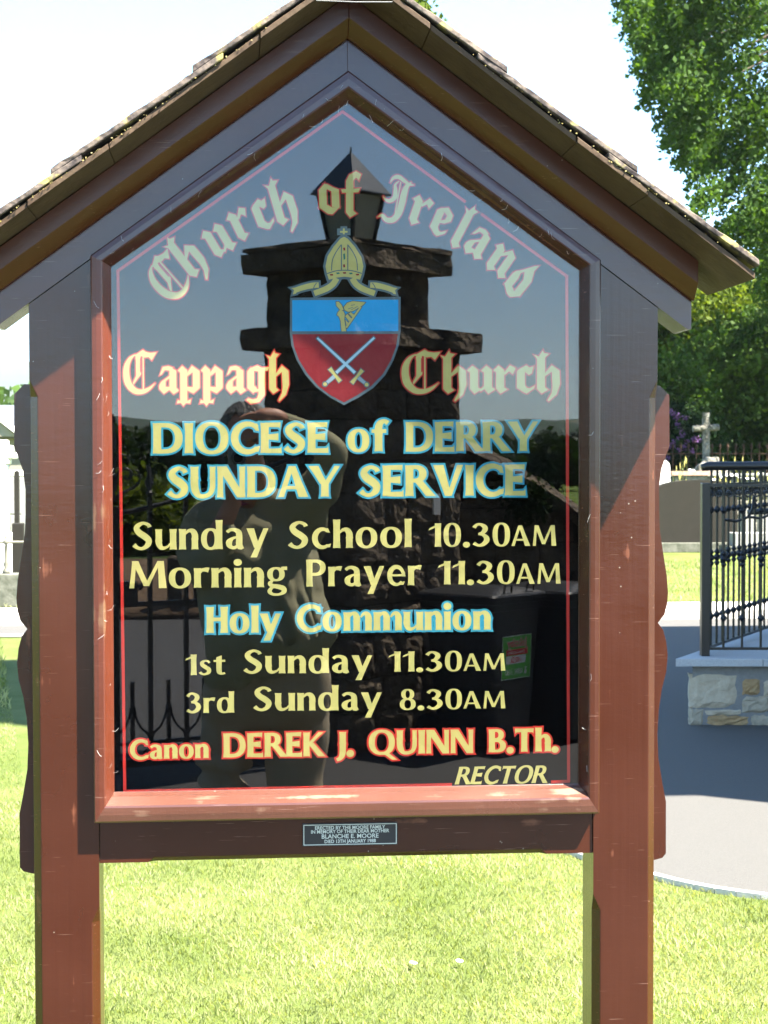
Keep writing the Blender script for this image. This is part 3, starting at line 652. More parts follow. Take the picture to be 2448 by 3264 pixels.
for (x, y, c) in ((800, 348, 'r'), (800, 436, 'g'), (798, 545, 'r'), (650, 650, 'r'), (725, 632, 'g'), (803, 628, 'r'), (878, 634, 'g'), (955, 648, 'r')):
    tgt = Gd if c == 'g' else R2; hh = 40 if (c == 'g' and x == 800) else (20 if x in (800, 798) else 11); ww = 13 if x in (800, 798) else 22
    tgt.piece(poly((x - ww, y - hh * .7), (x + ww * .7, y - hh), (x + ww, y + hh * .7), (x - ww * .5, y + hh)), Mz, .0009)
for c, t, F_ in ((40, 78, G), (11, 44, Y2)):
    F_.piece(poly((795 - c, 140 - t * .78), (795 + c, 140 - t * .78), (795 + c, 140 + t * .78), (795 - c, 140 + t * .78)), Mz, .0001 if F_ is G else .00045)
    F_.piece(poly((795 - t, 145 - c), (795 + t, 145 - c), (795 + t, 145 + c), (795 - t, 145 + c)), Mz, .00012 if F_ is G else .00047)
hp = [poly((722, 1095), (750, 1062), (790, 1078), (806, 1110), (800, 1180), (822, 1314), (768, 1314), (758, 1190), (738, 1140), (716, 1122)),
      poly((706, 968), (735, 966), (768, 1005), (792, 1062), (760, 1072), (738, 1046), (708, 1012)), poly((795, 1030), (835, 980), (900, 960), (1048, 974), (1020, 1005), (960, 1040), (905, 1074), (845, 1084), (806, 1064)),
      poly((1003, 1030), (832, 1278), (815, 1262), (985, 1022)), poly((812, 1136), (836, 1112), (884, 1166), (856, 1196)), poly((852, 1104), (878, 1090), (916, 1122), (898, 1150)), poly((815, 1180), (846, 1214), (826, 1244))]
for p in hp: G2.piece(grow(p, 9), Mz, .0008); 
for p in hp: Y2.piece(p, Mz, .0012)
for a, b in (((905, 1030), (845, 1052)), ((960, 1020), (880, 1062)), ((925, 1000), (880, 1010))): G3.piece(strip([(*a, 7), (*b, 7)], smooth=False), Mz, .0016)
for (tip, hl, g0, g1, gr0, gr1, pm) in (((484, 1392), (925, 1800), (1012, 1768), (888, 1922), (965, 1856), (1042, 1920), (1063, 1940)), ((1152, 1388), (706, 1800), (630, 1750), (752, 1902), (690, 1836), (600, 1915), (574, 1934))):
    bld = strip([(*tip, 22), (*hl, 34)], smooth=False); G2.piece(grow(bld, 12), Mz, .0008); S2.piece(bld, Mz, .0012)
    gd = strip([(*g0, 46), ((g0[0] + g1[0]) / 2, (g0[1] + g1[1]) / 2, 28), (*g1, 46)], smooth=False); G2.piece(grow(gd, 10), Mz, .0009); Y2.piece(gd, Mz, .0013)
    grp = strip([(*gr0, 44), (*gr1, 34)], smooth=False); G2.piece(grow(grp, 8), Mz, .0009); S3.piece(grp, Mz, .0012)
    G2.piece(ring(*pm, 36, 36, 35, 35, 20, 2), Mz, .0009); Y2.piece(ring(*pm, 22, 22, 21, 21, 20, 2), Mz, .0014)
crest = G.build('crest_ground', grey_m, nb); crest['label'] = 'painted crest with mitre, harp and crossed swords'
for F_, m_, n_ in ((Y2, gold_m, 'crest_gold'), (B2, azure, 'crest_blue_field'), (R2, crim, 'crest_red_field'), (S2, steel, 'crest_sword_blade'), (G2, grey_m, 'crest_line'), (Gd, dkgreen, 'crest_green_gem'), (G3, grey_m, 'crest_wing_line'), (S3, mat('slate sign paint', (0.2, 0.28, 0.32), .6, .3), 'crest_sword_grip')):
    F_.build(n_, m_, crest)['kind'] = 'stuff'

# ---- memorial plaque on the bottom rail
pa, pb = aploc(965, 2696, .0), aploc(1267, 2621, .0)
pl = MB(); pl.box(pa.x, pb.x, .0015, .0045, pa.z - .0015, pb.z)
plaque = pl.build('plaque', mat('black enamel plaque', (0.022, 0.022, 0.024), 0.35, 0.5), nb, bevel=.0004)
white_m = mat('engraved pale metal', (0.55, 0.56, 0.5), 0.5, 0.5)
b = MB(); x0, x1, z0, z1 = pa.x, pb.x, pa.z - .0015, pb.z
for (u0, u1, w0, w1) in ((x0 + .0015, x1 - .0015, z1 - .003, z1 - .0018), (x0 + .0015, x1 - .0015, z0 + .0018, z0 + .003), (x0 + .0015, x0 + .0027, z0 + .003, z1 - .003), (x1 - .0027, x1 - .0015, z0 + .003, z1 - .003)):
    b.box(u0, u1, .0009, .0014, w0, w1)
b.build('plaque_border', white_m, plaque)
def ftext(body, x, y, z, size, mt, parent, rot=(math.pi / 2, 0, 0), sx=1.0, off=0.0, depth=.0003, bold=0.0, width=None, name='lettering', align='CENTER'):
    c = bpy.data.curves.new('txt', 'FONT'); c.body = body; c.size = size; c.align_x = align; c.extrude = depth; c.offset = bold; c.resolution_u = 3
    tmp = bpy.data.objects.new('txt', c); col.objects.link(tmp); bpy.context.view_layer.update()
    dg = bpy.context.evaluated_depsgraph_get(); me = bpy.data.meshes.new_from_object(tmp.evaluated_get(dg)); bpy.data.objects.remove(tmp)
    me.name = name
    if width:
        xs = [v.co.x for v in me.vertices]; w = max(xs) - min(xs); sx = width / w
        c0 = (max(xs) + min(xs)) / 2
        for v in me.vertices: v.co.x = (v.co.x - (c0 if align == 'CENTER' else min(xs))) * sx
    me.materials.clear()
    o = link(name, me, mt, parent, (x, y, z)); o.rotation_euler = rot; o['label'] = 'words "%s"' % body
    return o
pcx = (x0 + x1) / 2; hgt = z1 - z0
for body, f, sz, wz in (('ERECTED BY THE MOORE FAMILY', .755, .0085, .122), ('IN MEMORY OF THEIR DEAR MOTHER', .585, .0085, .136), ('BLANCHE E. MOORE', .355, .0105, .099), ('DIED 13TH JANUARY 1988', .15, .0085, .089)):
    ftext(body, pcx, .0010, z0 + hgt * (f - .02), sz, white_m, plaque, width=wz * (x1 - x0) / .165, bold=.00012)

# ---- roof: undercloak boards, plain tiles in courses, ridge tile
YF, YB = -.175, .125
under_m = mat('weathered olive undercloak board', (0.046, 0.026, 0.014), 0.75, 0.3, noise=(14, .22), col2=(0.085, 0.056, 0.030), bump=(60, .002))
tile_m = bpy.data.materials.new('lichened brown clay tile'); tile_m.use_nodes = True
nt = tile_m.node_tree; N = nt.nodes; Lk = nt.links; bs = N['Principled BSDF']; bs.inputs['Roughness'].default_value = .9
tc = N.new('ShaderNodeTexCoord')
n1 = N.new('ShaderNodeTexNoise'); n1.inputs['Scale'].default_value = 55; n1.inputs['Detail'].default_value = 8; Lk.new(tc.outputs['Object'], n1.inputs['Vector'])
rp = N.new('ShaderNodeValToRGB'); e = rp.color_ramp.elements; e[0].position = .38; e[0].color = (.03, .022, .02, 1); e[1].position = .62; e[1].color = (.14, .11, .085, 1); Lk.new(n1.outputs['Fac'], rp.inputs['Fac'])
n2 = N.new('ShaderNodeTexNoise'); n2.inputs['Scale'].default_value = 22; n2.inputs['Detail'].default_value = 6; Lk.new(tc.outputs['Object'], n2.inputs['Vector'])
r2 = N.new('ShaderNodeValToRGB'); r2.color_ramp.elements[0].position = .56; r2.color_ramp.elements[1].position = .62; Lk.new(n2.outputs['Fac'], r2.inputs['Fac'])
mx = N.new('ShaderNodeMix'); mx.data_type = 'RGBA'; Lk.new(r2.outputs['Color'], mx.inputs['Factor']); Lk.new(rp.outputs['Color'], mx.inputs['A']); mx.inputs['B'].default_value = (.30, .25, .08, 1)
Lk.new(mx.outputs['Result'], bs.inputs['Base Color'])
bp = N.new('ShaderNodeBump'); bp.inputs['Distance'].default_value = .004; Lk.new(n1.outputs['Fac'], bp.inputs['Height']); Lk.new(bp.outputs['Normal'], bs.inputs['Normal'])
SLn = math.sqrt(1 + SL * SL)
def slab(sgn, xa, xb, za, zb, y0, y1, th, mt, name, rough=0.0, n=14, bev=.001):
    """slab along the roof slope between |x|=xa and xb; za, zb: height of its underside above the base plane at each end"""
    rings = []
    base = lambda x: 2.4395 - SL * x
    for i in range(n + 1):
        x = xa + (xb - xa) * i / n; up_ = za + (zb - za) * i / n; z = base(x) + up_ * SLn
        j = [(random.uniform(-1, 1) * rough) for _ in range(4)]
        rings.append([(sgn * x, y0 + j[0] * .6, z + j[0] * .2), (sgn * x, y0 + j[1] * .8, z + th * SLn + j[1]), (sgn * x, y1, z + th * SLn + j[2]), (sgn * x, y1, z)])
    b = MB(); b.loft(rings); return b.build(name, mt, nb, bevel=bev)
for sgn, brk in ((1, [0.0, .125, .368, .487, .671]), (-1, [0.0, .153, .397, .528, .671])):
    for i in range(4):
        o_ = .0018 * (3 - i) if i < 3 else 0
        slab(sgn, brk[i] + .0006, brk[i + 1] - .0006, .0015 * (i % 2), .0015 * ((i + 1) % 2), YF + .002 + .004 * (i % 2), YB, .0085, under_m, 'undercloak_board', .0006)
for sgn, st in ((1, [.0, .252, .470, .676]), (-1, [.0, .262, .490, .676])):
    for i in range(3):
        for k, (ya, yb) in enumerate(((YF, -.027), (-.024, YB + .003))):
            xa = max(.0, st[i] - .05); lift = .0112
            slab(sgn, xa + .0007, st[i + 1], lift - .001, lift + .0095, ya, yb, .0085, tile_m, 'roof_tile', .0016, n=18, bev=.0015)
b = MB(); rr = []
for y in np.linspace(YF - .012, YB + .01, 9):
    ro = []
    for q in range(9):
        a = math.pi * (q / 8); ro.append((.075 * math.cos(a) * 1.05, y, 2.462 + .045 * math.sin(a) - abs(math.cos(a)) * .035))
    for q in range(8, -1, -1):
        a = math.pi * (q / 8); ro.append((.062 * math.cos(a) * 1.05, y, 2.462 + .033 * math.sin(a) - abs(math.cos(a)) * .035))
    rr.append(ro)
b.loft(rr); b.build('ridge_tile', tile_m, nb, smooth=False)
b = MB(); b.tube([(-.062, YF - .004, 2.391), (0, YF - .005, 2.3895), (.062, YF - .004, 2.391)], .0009, 6); b.build('ridge_wire', mat('dull zinc', (.3, .3, .3), .5, .5, .8), nb)
# lichen and moss crumbs along the verge
lich = mat('yellow lichen crust', (0.20, 0.15, 0.03), 0.95, 0.1, noise=(90, .2), col2=(0.34, 0.30, 0.16))
b = MB()
for i in range(130):
    sgn = random.choice((-1, -1, 1)); x = random.triangular(.06, .66, .4)
    z = 2.4395 - SL * x + .0095 * SLn + random.uniform(-.0025, .0025); y = YF + random.uniform(-.002, .006); r = random.uniform(.0005, .0018)
    p = [(sgn * x + math.cos(a) * r * random.uniform(.6, 1.4), y - random.uniform(0, .5) * r, z + math.sin(a) * r * random.uniform(.6, 1)) for a in (0, 1.25, 2.5, 3.75, 5)]
    b.add(p + [(sgn * x, y + .004, z)], [(0, 1, 2, 3, 4), (0, 5, 1), (1, 5, 2), (2, 5, 3), (3, 5, 4), (4, 5, 0)])
o = b.build('lichen', lich, nb); o['kind'] = 'stuff'
# cobweb threads and white flecks on beads and posts
web = mat('grey cobweb', (0.5, 0.5, 0.48), 0.8, 0.3)
b = MB()
def bead_pt():
    i = random.choice((0, 4, 1, 1, 3)); j = (i + 1) % 5; u = random.random(); t = random.uniform(-.03, .6)
    ix = Iv[i][0] + (Iv[j][0] - Iv[i][0]) * u; iz = Iv[i][1] + (Iv[j][1] - Iv[i][1]) * u
    ox = Ov[i][0] + (Ov[j][0] - Ov[i][0]) * u; oz = Ov[i][1] + (Ov[j][1] - Ov[i][1]) * u
    y = np.interp(t, [p[0] for p in bprof[:-1]], [p[1] for p in bprof[:-1]])
    return Vector((ix + (ox - ix) * t, y - .0012, iz + (oz - iz) * t))
for i in range(70):
    p = bead_pt(); q = p + Vector((random.uniform(-.012, .012), random.uniform(-.003, .001), random.uniform(-.014, .014)))
    mid = (p + q) / 2 + Vector((random.uniform(-.002, .002), -.001, random.uniform(-.003, 0)))
    b.tube([p, mid, q], random.uniform(.00012, .00028), 3)
o = b.build('cobweb', web, nb); o['kind'] = 'stuff'
# ------------------------------------------------------------------ foliage tools
def leaf_mat(name, c1, c2, trans=.35):
    m = bpy.data.materials.new(name); m.use_nodes = True; nt = m.node_tree; N = nt.nodes; Lk = nt.links
    out = [n for n in N if n.type == 'OUTPUT_MATERIAL'][0]; N.remove(N['Principled BSDF'])
    geo = N.new('ShaderNodeNewGeometry'); tc = N.new('ShaderNodeTexCoord')
    nz = N.new('ShaderNodeTexNoise'); nz.inputs['Scale'].default_value = .55; nz.inputs['Detail'].default_value = 3; Lk.new(tc.outputs['Object'], nz.inputs['Vector'])
    ad = N.new('ShaderNodeMath'); ad.operation = 'MULTIPLY_ADD'; ad.inputs[1].default_value = .45; Lk.new(geo.outputs['Random Per Island'], ad.inputs[0]); 
    mr = N.new('ShaderNodeMapRange'); mr.inputs['From Min'].default_value = .35; mr.inputs['From Max'].default_value = .65; mr.inputs['To Max'].default_value = .6; Lk.new(nz.outputs['Fac'], mr.inputs['Value']); Lk.new(mr.outputs[0], ad.inputs[2])
    rp = N.new('ShaderNodeValToRGB'); rp.color_ramp.elements[0].color = (*c1, 1); rp.color_ramp.elements[1].color = (*c2, 1); Lk.new(ad.outputs[0], rp.inputs['Fac'])
    d = N.new('ShaderNodeBsdfPrincipled'); d.inputs['Roughness'].default_value = .65; d.inputs['Specular IOR Level'].default_value = .15; Lk.new(rp.outputs['Color'], d.inputs['Base Color'])
    t = N.new('ShaderNodeBsdfTranslucent'); g = N.new('ShaderNodeMix'); g.data_type = 'RGBA'; g.blend_type = 'MULTIPLY'; g.inputs['Factor'].default_value = 1
    Lk.new(rp.outputs['Color'], g.inputs['A']); g.inputs['B'].default_value = (1.6, 1.5, .5, 1); Lk.new(g.outputs['Result'], t.inputs['Color'])
    mx = N.new('ShaderNodeMixShader'); mx.inputs['Fac'].default_value = trans; Lk.new(d.outputs[0], mx.inputs[1]); Lk.new(t.outputs[0], mx.inputs[2]); Lk.new(mx.outputs[0], out.inputs['Surface'])
    return m
def leaves(name, centres, size, mt, parent=None, rng=None, aspect=.6, updown=0.0):
    """centres Nx3 array; every leaf a folded two-quad blade with a random turn"""
    rng = rng or np.random.default_rng(1); n = len(centres)
    a = rng.normal(size=(n, 3)); a[:, 2] -= updown; a /= np.linalg.norm(a, axis=1)[:, None]
    b = rng.normal(size=(n, 3)); b -= (b * a).sum(1)[:, None] * a; b /= np.linalg.norm(b, axis=1)[:, None]
    c = np.cross(a, b); s = size * rng.uniform(.6, 1.4, size=(n, 1))
    v0 = centres - a * s; v1 = centres + b * s * aspect + c * s * .15; v2 = centres + a * s; v3 = centres - b * s * aspect + c * s * .15
    V = np.stack([v0, v1, v2, v3], 1).reshape(-1, 3)
    me = bpy.data.meshes.new(name); me.vertices.add(4 * n); me.vertices.foreach_set('co', V.astype(np.float32).ravel())
    me.loops.add(4 * n); me.loops.foreach_set('vertex_index', np.arange(4 * n, dtype=np.int32))
    me.polygons.add(n); me.polygons.foreach_set('loop_start', np.arange(0, 4 * n, 4, dtype=np.int32))
    me.update(calc_edges=True); me.validate()
    return link(name, me, mt, parent)
def blob(rng, c, r, n, clumps, cr):
    """leaf centres gathered into clumps spread through an ellipsoid"""
    d = rng.normal(size=(clumps, 3)); d /= np.linalg.norm(d, axis=1)[:, None]
    k = np.array(c) + d * np.array(r) * (rng.uniform(.35, 1, size=(clumps, 1)) ** .5)
    idx = rng.integers(0, clumps, n); off = rng.normal(size=(n, 3)); 
    return k[idx] + off * cr * np.array((1, 1, .7)) * rng.uniform(.5, 1.2, size=(n, 1))
bark = mat('grey brown bark', (0.06, 0.045, 0.033), .9, .2, noise=(12, .2), col2=(0.108, 0.09, 0.072), bump=(30, .02))
def limb_mesh(base, tips, r0, name, parent):
    b = MB(); base = Vector(base)
    for i, t in enumerate(tips):
        t = Vector(t); mid = base.lerp(t, .5) + Vector((random.uniform(-.4, .4), random.uniform(-.3, .3), random.uniform(.1, .6)))
        pts = catmull([tuple(base), tuple(mid), tuple(t)], 4); n = len(pts); r = r0 if i == 0 else r0 * .45
        b.tube(pts, [r * (1 - .85 * k / (n - 1)) for k in range(n)], 7)
    return b.build(name, bark, parent, smooth=True)

lg_bright = leaf_mat('light yellow green leaves', (0.031, 0.062, 0.00744), (0.124, 0.1674, 0.0217), .45)  # lighter, yellower leaf colour, varied at random
lg_dark = leaf_mat('dark evergreen leaves', (0.006, 0.0168, 0.0048), (0.027, 0.063, 0.0108), .25)
lg_mid = leaf_mat('mid green leaves', (0.01438, 0.03776, 0.007192), (0.07641, 0.1393, 0.01978), .38)
lg_beech = leaf_mat('green beech leaves', (0.01116, 0.031, 0.0062), (0.0527, 0.1054, 0.0155), .42)

def tree_px(label, cat, blobs, Y, mt, leafsize, seed, trunk_px=None, group=None, name='tree', core=True):
    """blobs: (px, py, rx_px, ry_px, depth_m, leaves) placed at the tree's real distance"""
    rng = np.random.default_rng(seed); sc = (Y + DIST) / F
    bx = sum(b_[0] for b_ in blobs) / len(blobs) if trunk_px is None else trunk_px
    base = at(bx, 1458, Y); base.z = 0
    root = empty(name, base, label, cat, group)
    C_ = []
    for (px, py, rx, ry, dp, n) in blobs:
        p = at(px, py, Y) - base; r = (rx * sc, dp, ry * sc)
        C_.append(blob(rng, tuple(p), r, n, max(10, int(n / 60)), .30 * min(r[0], r[2]) ** .6 + .05))
    leaves('crown', np.concatenate(C_), leafsize, mt, root, rng)
    tips = [tuple(at(b_[0], b_[1], Y) - base) for b_ in blobs]; tips.sort(key=lambda t: -t[2])
    limb_mesh((0, 0, 0), tips[:9], max(.10, .35 * leafsize / .1 * .4), 'trunk', root)
    return root

# ------------------------------------------------------------------ right-hand background: graveyard
terr = MB(); terr.hprism([(3.5, 33.4), (34, 33.4), (60, 80), (-2, 80), (2.6, 40)], -.1, 1.22)
tag(terr.build('terrace', lawn_m), kind='structure')

# beech with drooping sprays
rng = np.random.default_rng(11); YB_ = 36.0
bc = empty('beech_tree', (at(2800, 1458, YB_).x, YB_, 0), 'tall beech with drooping green sprays hanging in front of the white sky', 'tree')
bo = Vector(bc.location)
left_edge = [(0, 1935), (60, 1938), (150, 1962), (260, 1990), (340, 2010), (400, 2058), (480, 2095), (540, 2140), (640, 2165), (700, 2190), (780, 2300), (860, 2350), (960, 2380)]
C_ = []
sprays = []
for i in range(760):
    py = rng.uniform(-260, 980); ex_ = np.interp(py, [e_[0] for e_ in left_edge], [e_[1] for e_ in left_edge])
    if py < 0: ex_ = 1925
    px = ex_ + 18 + abs(rng.normal()) * 230 if rng.random() < .62 else rng.uniform(ex_ + 30, 3300)
    # gaps of sky
    if (2215 < px < 2290 and 560 < py < 800 and rng.random() < .8) or (2040 < px < 2110 and 300 < py < 380 and rng.random() < .5) : continue
    if (2360 < px < 2440 and 560 < py < 700 and rng.random() < .45): continue
    sprays.append((px, py))
for px, py in sprays:
    yy = YB_ + rng.uniform(-3.5, 3.5); tip = at(px, py, yy); ln = rng.uniform(.5, 1.25)
    sd = Vector((rng.uniform(.35, 1.0), rng.uniform(-.4, .4), rng.uniform(.5, 1.1))).normalized()
    n = 105; u = rng.random(n) ** .8
    pts = np.array(tip)[None, :] + np.array(sd)[None, :] * (u * ln)[:, None] + rng.normal(size=(n, 3)) * (.07 + .10 * u)[:, None] - np.array((0, 0, 1))[None, :] * (rng.random(n) * .10)[:, None]
    C_.append(pts - np.array(bo))
leaves('crown', np.concatenate(C_), .064, lg_beech, bc, rng, .7)
b = MB()
for i in range(46):
    px, py = sprays[i * 13 % len(sprays)]; t = at(px, py, YB_) - bo + Vector((.5, 0, .6)); s_ = Vector((max(t.x + 2.2, 0.2), 0, t.z + 1.6)); mid = (t + s_) / 2 + Vector((0, rng.uniform(-.5, .5), .35))
    b.tube(catmull([tuple(s_), tuple(mid), tuple(t)], 4), [.035 - .003 * k for k in range(9)], 5)
b.tube([(0, 0, 0), (0.1, 0, 6), (0.3, 0, 14)], [.55, .45, .3], 10)
b.build('trunk', bark, bc, smooth=True)
# the wall of trees and shrubs behind the graves
TG = None
tree_px('bright yellow green young tree, right under the eave of the notice board', 'tree',
        [(2140, 1010, 75, 110, 1.6, 5200), (2225, 1060, 80, 100, 1.6, 4800), (2300, 1000, 80, 110, 1.6, 3800), (2110, 1150, 60, 80, 1.2, 2600), (2000, 1060, 90, 130, 1.5, 2500)], 43.0, lg_bright, .075, 21)
tree_px('broad dark green evergreen filling the view behind the stone cross', 'tree',
        [(2260, 1180, 110, 130, 2.2, 9500), (2380, 1130, 110, 140, 2.4, 9500), (2330, 1300, 130, 120, 2.0, 8500), (2440, 1290, 110, 150, 2.2, 7500), (2560, 1200, 160, 190, 2.4, 7000), (2240, 1350, 90, 110, 1.6, 5000), (2400, 1420, 160, 70, 1.6, 5500)], 41.5, lg_mid, .075, 22)
tree_px('mid green shrub right beside the edge of the notice board, above the purple flowers', 'shrub',
        [(2130, 1215, 75, 75, 1.3, 4200), (2170, 1290, 80, 80, 1.3, 4200), (2080, 1300, 80, 120, 1.3, 2500), (2040, 1200, 80, 120, 1.3, 1500)], 39.5, lg_mid, .07, 23, name='shrub')
tree_px('light green tree whose crown shows between the beech and the evergreen at the picture edge', 'tree',
        [(2440, 1010, 70, 60, 1.4, 3500), (2520, 960, 120, 120, 1.8, 3500), (2370, 960, 70, 70, 1.4, 2800), (2650, 1050, 160, 200, 2, 4000)], 44.5, lg_bright, .08, 24)
tree_px('dark trees standing far back behind the hedge', 'tree', [(x, y, 150, 160, 2.5, 5200) for x, y in ((1700, 1180), (1900, 1130), (2120, 1100), (2330, 1120), (2540, 1080), (2750, 1120), (2950, 1150), (2200, 1320), (2450, 1330))], 49.0, lg_dark, .11, 25)
rh = tree_px('rhododendron bush covered in purple flowers behind the graves', 'shrub', [(2160, 1380, 75, 90, 1.2, 4200), (2230, 1420, 60, 60, 1.1, 2600), (2110, 1440, 60, 60, 1.1, 2400), (2060, 1400, 80, 80, 1.1, 1500)], 38.6, lg_dark, .07, 26, name='rhododendron')
pur = leaf_mat('lilac rhododendron petals', (.10, .045, .15), (.20, .11, .27), .3)
rb_ = Vector(rh.location)
fl_c = []
for (px, py) in [(2136, 1312), (2147, 1319), (2156, 1325), (2161, 1332), (2186, 1333), (2157, 1352), (2175, 1388), (2160, 1400), (2140, 1412), (2148, 1416), (2172, 1372), (2212, 1400), (2224, 1400), (2236, 1401), (2218, 1404), (2180, 1424), (2168, 1434), (2207, 1436), (2132, 1428), (2126, 1460), (2190, 1410)]:
    p = at(px, py, 37.35 + rng.uniform(-.1, .1)) - rb_; fl_c.append(np.array(p)[None, :] + rng.normal(size=(16, 3)) * .034)
for i in range(len(fl_c)):
    o = leaves('flower_cluster', fl_c[i], .028, pur, rh, rng, .9); o['kind'] = 'stuff'

# small leafy top peeping over the ridge of the roof
tree_px('leafy treetop just showing above the ridge of the notice board roof', 'tree', [(1300, 10, 26, 26, .5, 330), (1340, 50, 26, 26, .5, 330), (1360, 90, 14, 14, .4, 90), (1250, 60, 60, 70, .8, 500), (1240, 160, 90, 90, 1, 600), (1200, 500, 200, 260, 1.6, 2500)], 30, lg_bright, .07, 27, trunk_px=1200)

# stones
def rock_mesh(w, d, h, seed, rough=.06, n=10, flat=.6):
    rng_ = random.Random(seed); b = MB(); rings = []
    m_ = 7; ph = [rng_.uniform(0, 6.28) for _ in range(6)]
    for i in range(m_ + 1):
        t = i / m_; rr_ = (1 - abs(t) ** 5) * (1 - .25 * t) if i < m_ else .35
        rings.append([(w / 2 * rr_ * math.copysign(abs(math.cos(a)) ** flat, math.cos(a)) * (1 + rng_.uniform(-rough, rough) * 2 + .1 * math.sin(3 * a + ph[0])),
                       d / 2 * rr_ * math.copysign(abs(math.sin(a)) ** flat, math.sin(a)) * (1 + rng_.uniform(-rough, rough) * 2), h * (t + rng_.uniform(-rough, rough) * .8)) for a in [2 * math.pi * j / n + .1 for j in range(n)]])
    b.loft(rings); return b
def block_mesh(w, h, d, rough, seed, g=4):
    """stone block, face at y=0 looking -y, subdivided and rough; centred on x, base z=0"""
    r_ = random.Random(seed); b = MB(); vs = []
    for j in range(g + 1):
        for i in range(g + 1):
            u, v = i / g, j / g; e_ = min(u, 1 - u, v, 1 - v)
            dx = r_.uniform(-1, 1) * .014 * min(1, w * 4) if 0 < e_ or True else 0
            vs.append(((u - .5) * w + dx * (0.6), (0.010 if e_ == 0 else -r_.uniform(0, rough)), v * h + r_.uniform(-1, 1) * .007))
    n = g + 1; fs = [(j * n + i, j * n + i + 1, (j + 1) * n + i + 1, (j + 1) * n + i) for j in range(g) for i in range(g)]
    bo_ = [i for i in range(n)] + [j * n + g for j in range(1, n)] + [g * n + i for i in range(g - 1, -1, -1)] + [j * n for j in range(g - 1, 0, -1)]
    k = len(vs); vs += [(vs[i][0], d, vs[i][2]) for i in bo_]
    for a in range(len(bo_)): c = (a + 1) % len(bo_); fs.append((bo_[a], k + a, k + c, bo_[c]))
    b.add(vs, fs); return b

granite = mat('pale grey granite', (0.186, 0.186, 0.1736), .8, .3, noise=(40, .2), col2=(0.2976, 0.2914, 0.2666), bump=(120, .004))
rust_st = mat('rustic lichened stone', (0.068, 0.062, 0.048), .95, .2, noise=(9, .12), col2=(0.2, 0.192, 0.16), bump=(18, .05))
dark_gr = mat('dark grey granite', (0.01733, 0.01617, 0.0127), .8, .12, noise=(5, .25), col2=(0.02425, 0.02194, 0.01733), bump=(200, .001))
mossy = mat('mossy concrete', (0.06, 0.066, 0.048), .95, .2, noise=(9, .15), col2=(0.144, 0.144, 0.12), bump=(60, .004))
white_st = mat('white marble', (.68, .67, .62), .6, .4, noise=(6, .3), col2=(.78, .77, .72))

# rustic cross on its boulder
YC = 34.6
p0 = at(2249, 1458, YC)
cr = empty('rustic_cross', (p0.x, YC, 1.22), 'pale rough stone cross carved like logs, standing on a boulder', 'cross')
def cp(px, py): return at(px, py, YC) - Vector(cr.location)
def logtube(a, b_, r, name, seed):
    r_ = random.Random(seed); a = Vector(a); b_ = Vector(b_); n = 16; t = (b_ - a).normalized(); nn = t.orthogonal().normalized(); bb = t.cross(nn); rings = []
    for i in range(n + 1):
        c = a.lerp(b_, i / n); rings.append([c + (nn * math.cos(q) + bb * math.sin(q)) * r * (1 + r_.uniform(-.10, .10)) for q in [2 * math.pi * j / 12 for j in range(12)]])
    m_ = MB(); m_.loft(rings); return m_.build(name, rust_st, cr, smooth=False)
logtube(cp(2251, 1480), cp(2250, 1315), .083, 'shaft', 3)
logtube(cp(2208, 1366) + Vector((0, -.01, 0)), cp(2291, 1362) + Vector((0, -.01, 0)), .075, 'arm', 4)
bq = rock_mesh(.86, .7, .58, 5, .07, 14, .7); bq.v = [(v[0], v[1] - .35, v[2] - .16) for v in bq.v]
o = bq.build('boulder', rust_st, cr); o.location = cp(2252, 1505) * 1.0; o.location.z = 0.0
# retaining wall of the terrace: stones seen over the headstones
YW = 33.2
wl_ = empty('retaining_wall', (6, YW, 0), 'low rough stone retaining wall under the stone cross, lit along its top', 'wall')
wcore = MB(); wcore.box(-3.2, 12, .03, .22, 0, 1.24); wcore.build('mortar', mossy, wl_)
x = -3.2; k = 0
for row in range(5):
    x = -3.2 + random.uniform(-.2, 0); 
    while x < 12:
        w = random.uniform(.22, .5)
        if row >= 2 or k % 2 == 0:
            ob = block_mesh(w - .02, .235, .1, .05, k, 3).build('stone', rust_st, wl_); ob.location = (x + w / 2, .02, row * .245 + .01)
        x += w; k += 1
b = MB(); b.box(-3.3, 12.1, -.06, .3, 1.24, 1.30); b.build('coping', granite, wl_, bevel=.01)
# grave slab edge, reddish
pA, pB_ = at(2150, 1510, 31.5), at(2262, 1502, 31.5)
b = MB(); b.box(-.42, .42, 0, .35, 1.28, 1.36)
st_ = empty('table_tomb', ((pA.x + pB_.x) / 2, 31.5, 0), 'flat topped tomb with a thin reddish slab in front of the boulder', 'tomb')
b.build('slab', mat('reddish sandstone', (.36, .20, .14), .85, .2, noise=(12, .2), col2=(.42, .3, .22)), st_); b = MB(); b.box(-.34, .34, .04, .33, 0, 1.279); b.build('chest', rust_st, st_, bevel=.01)

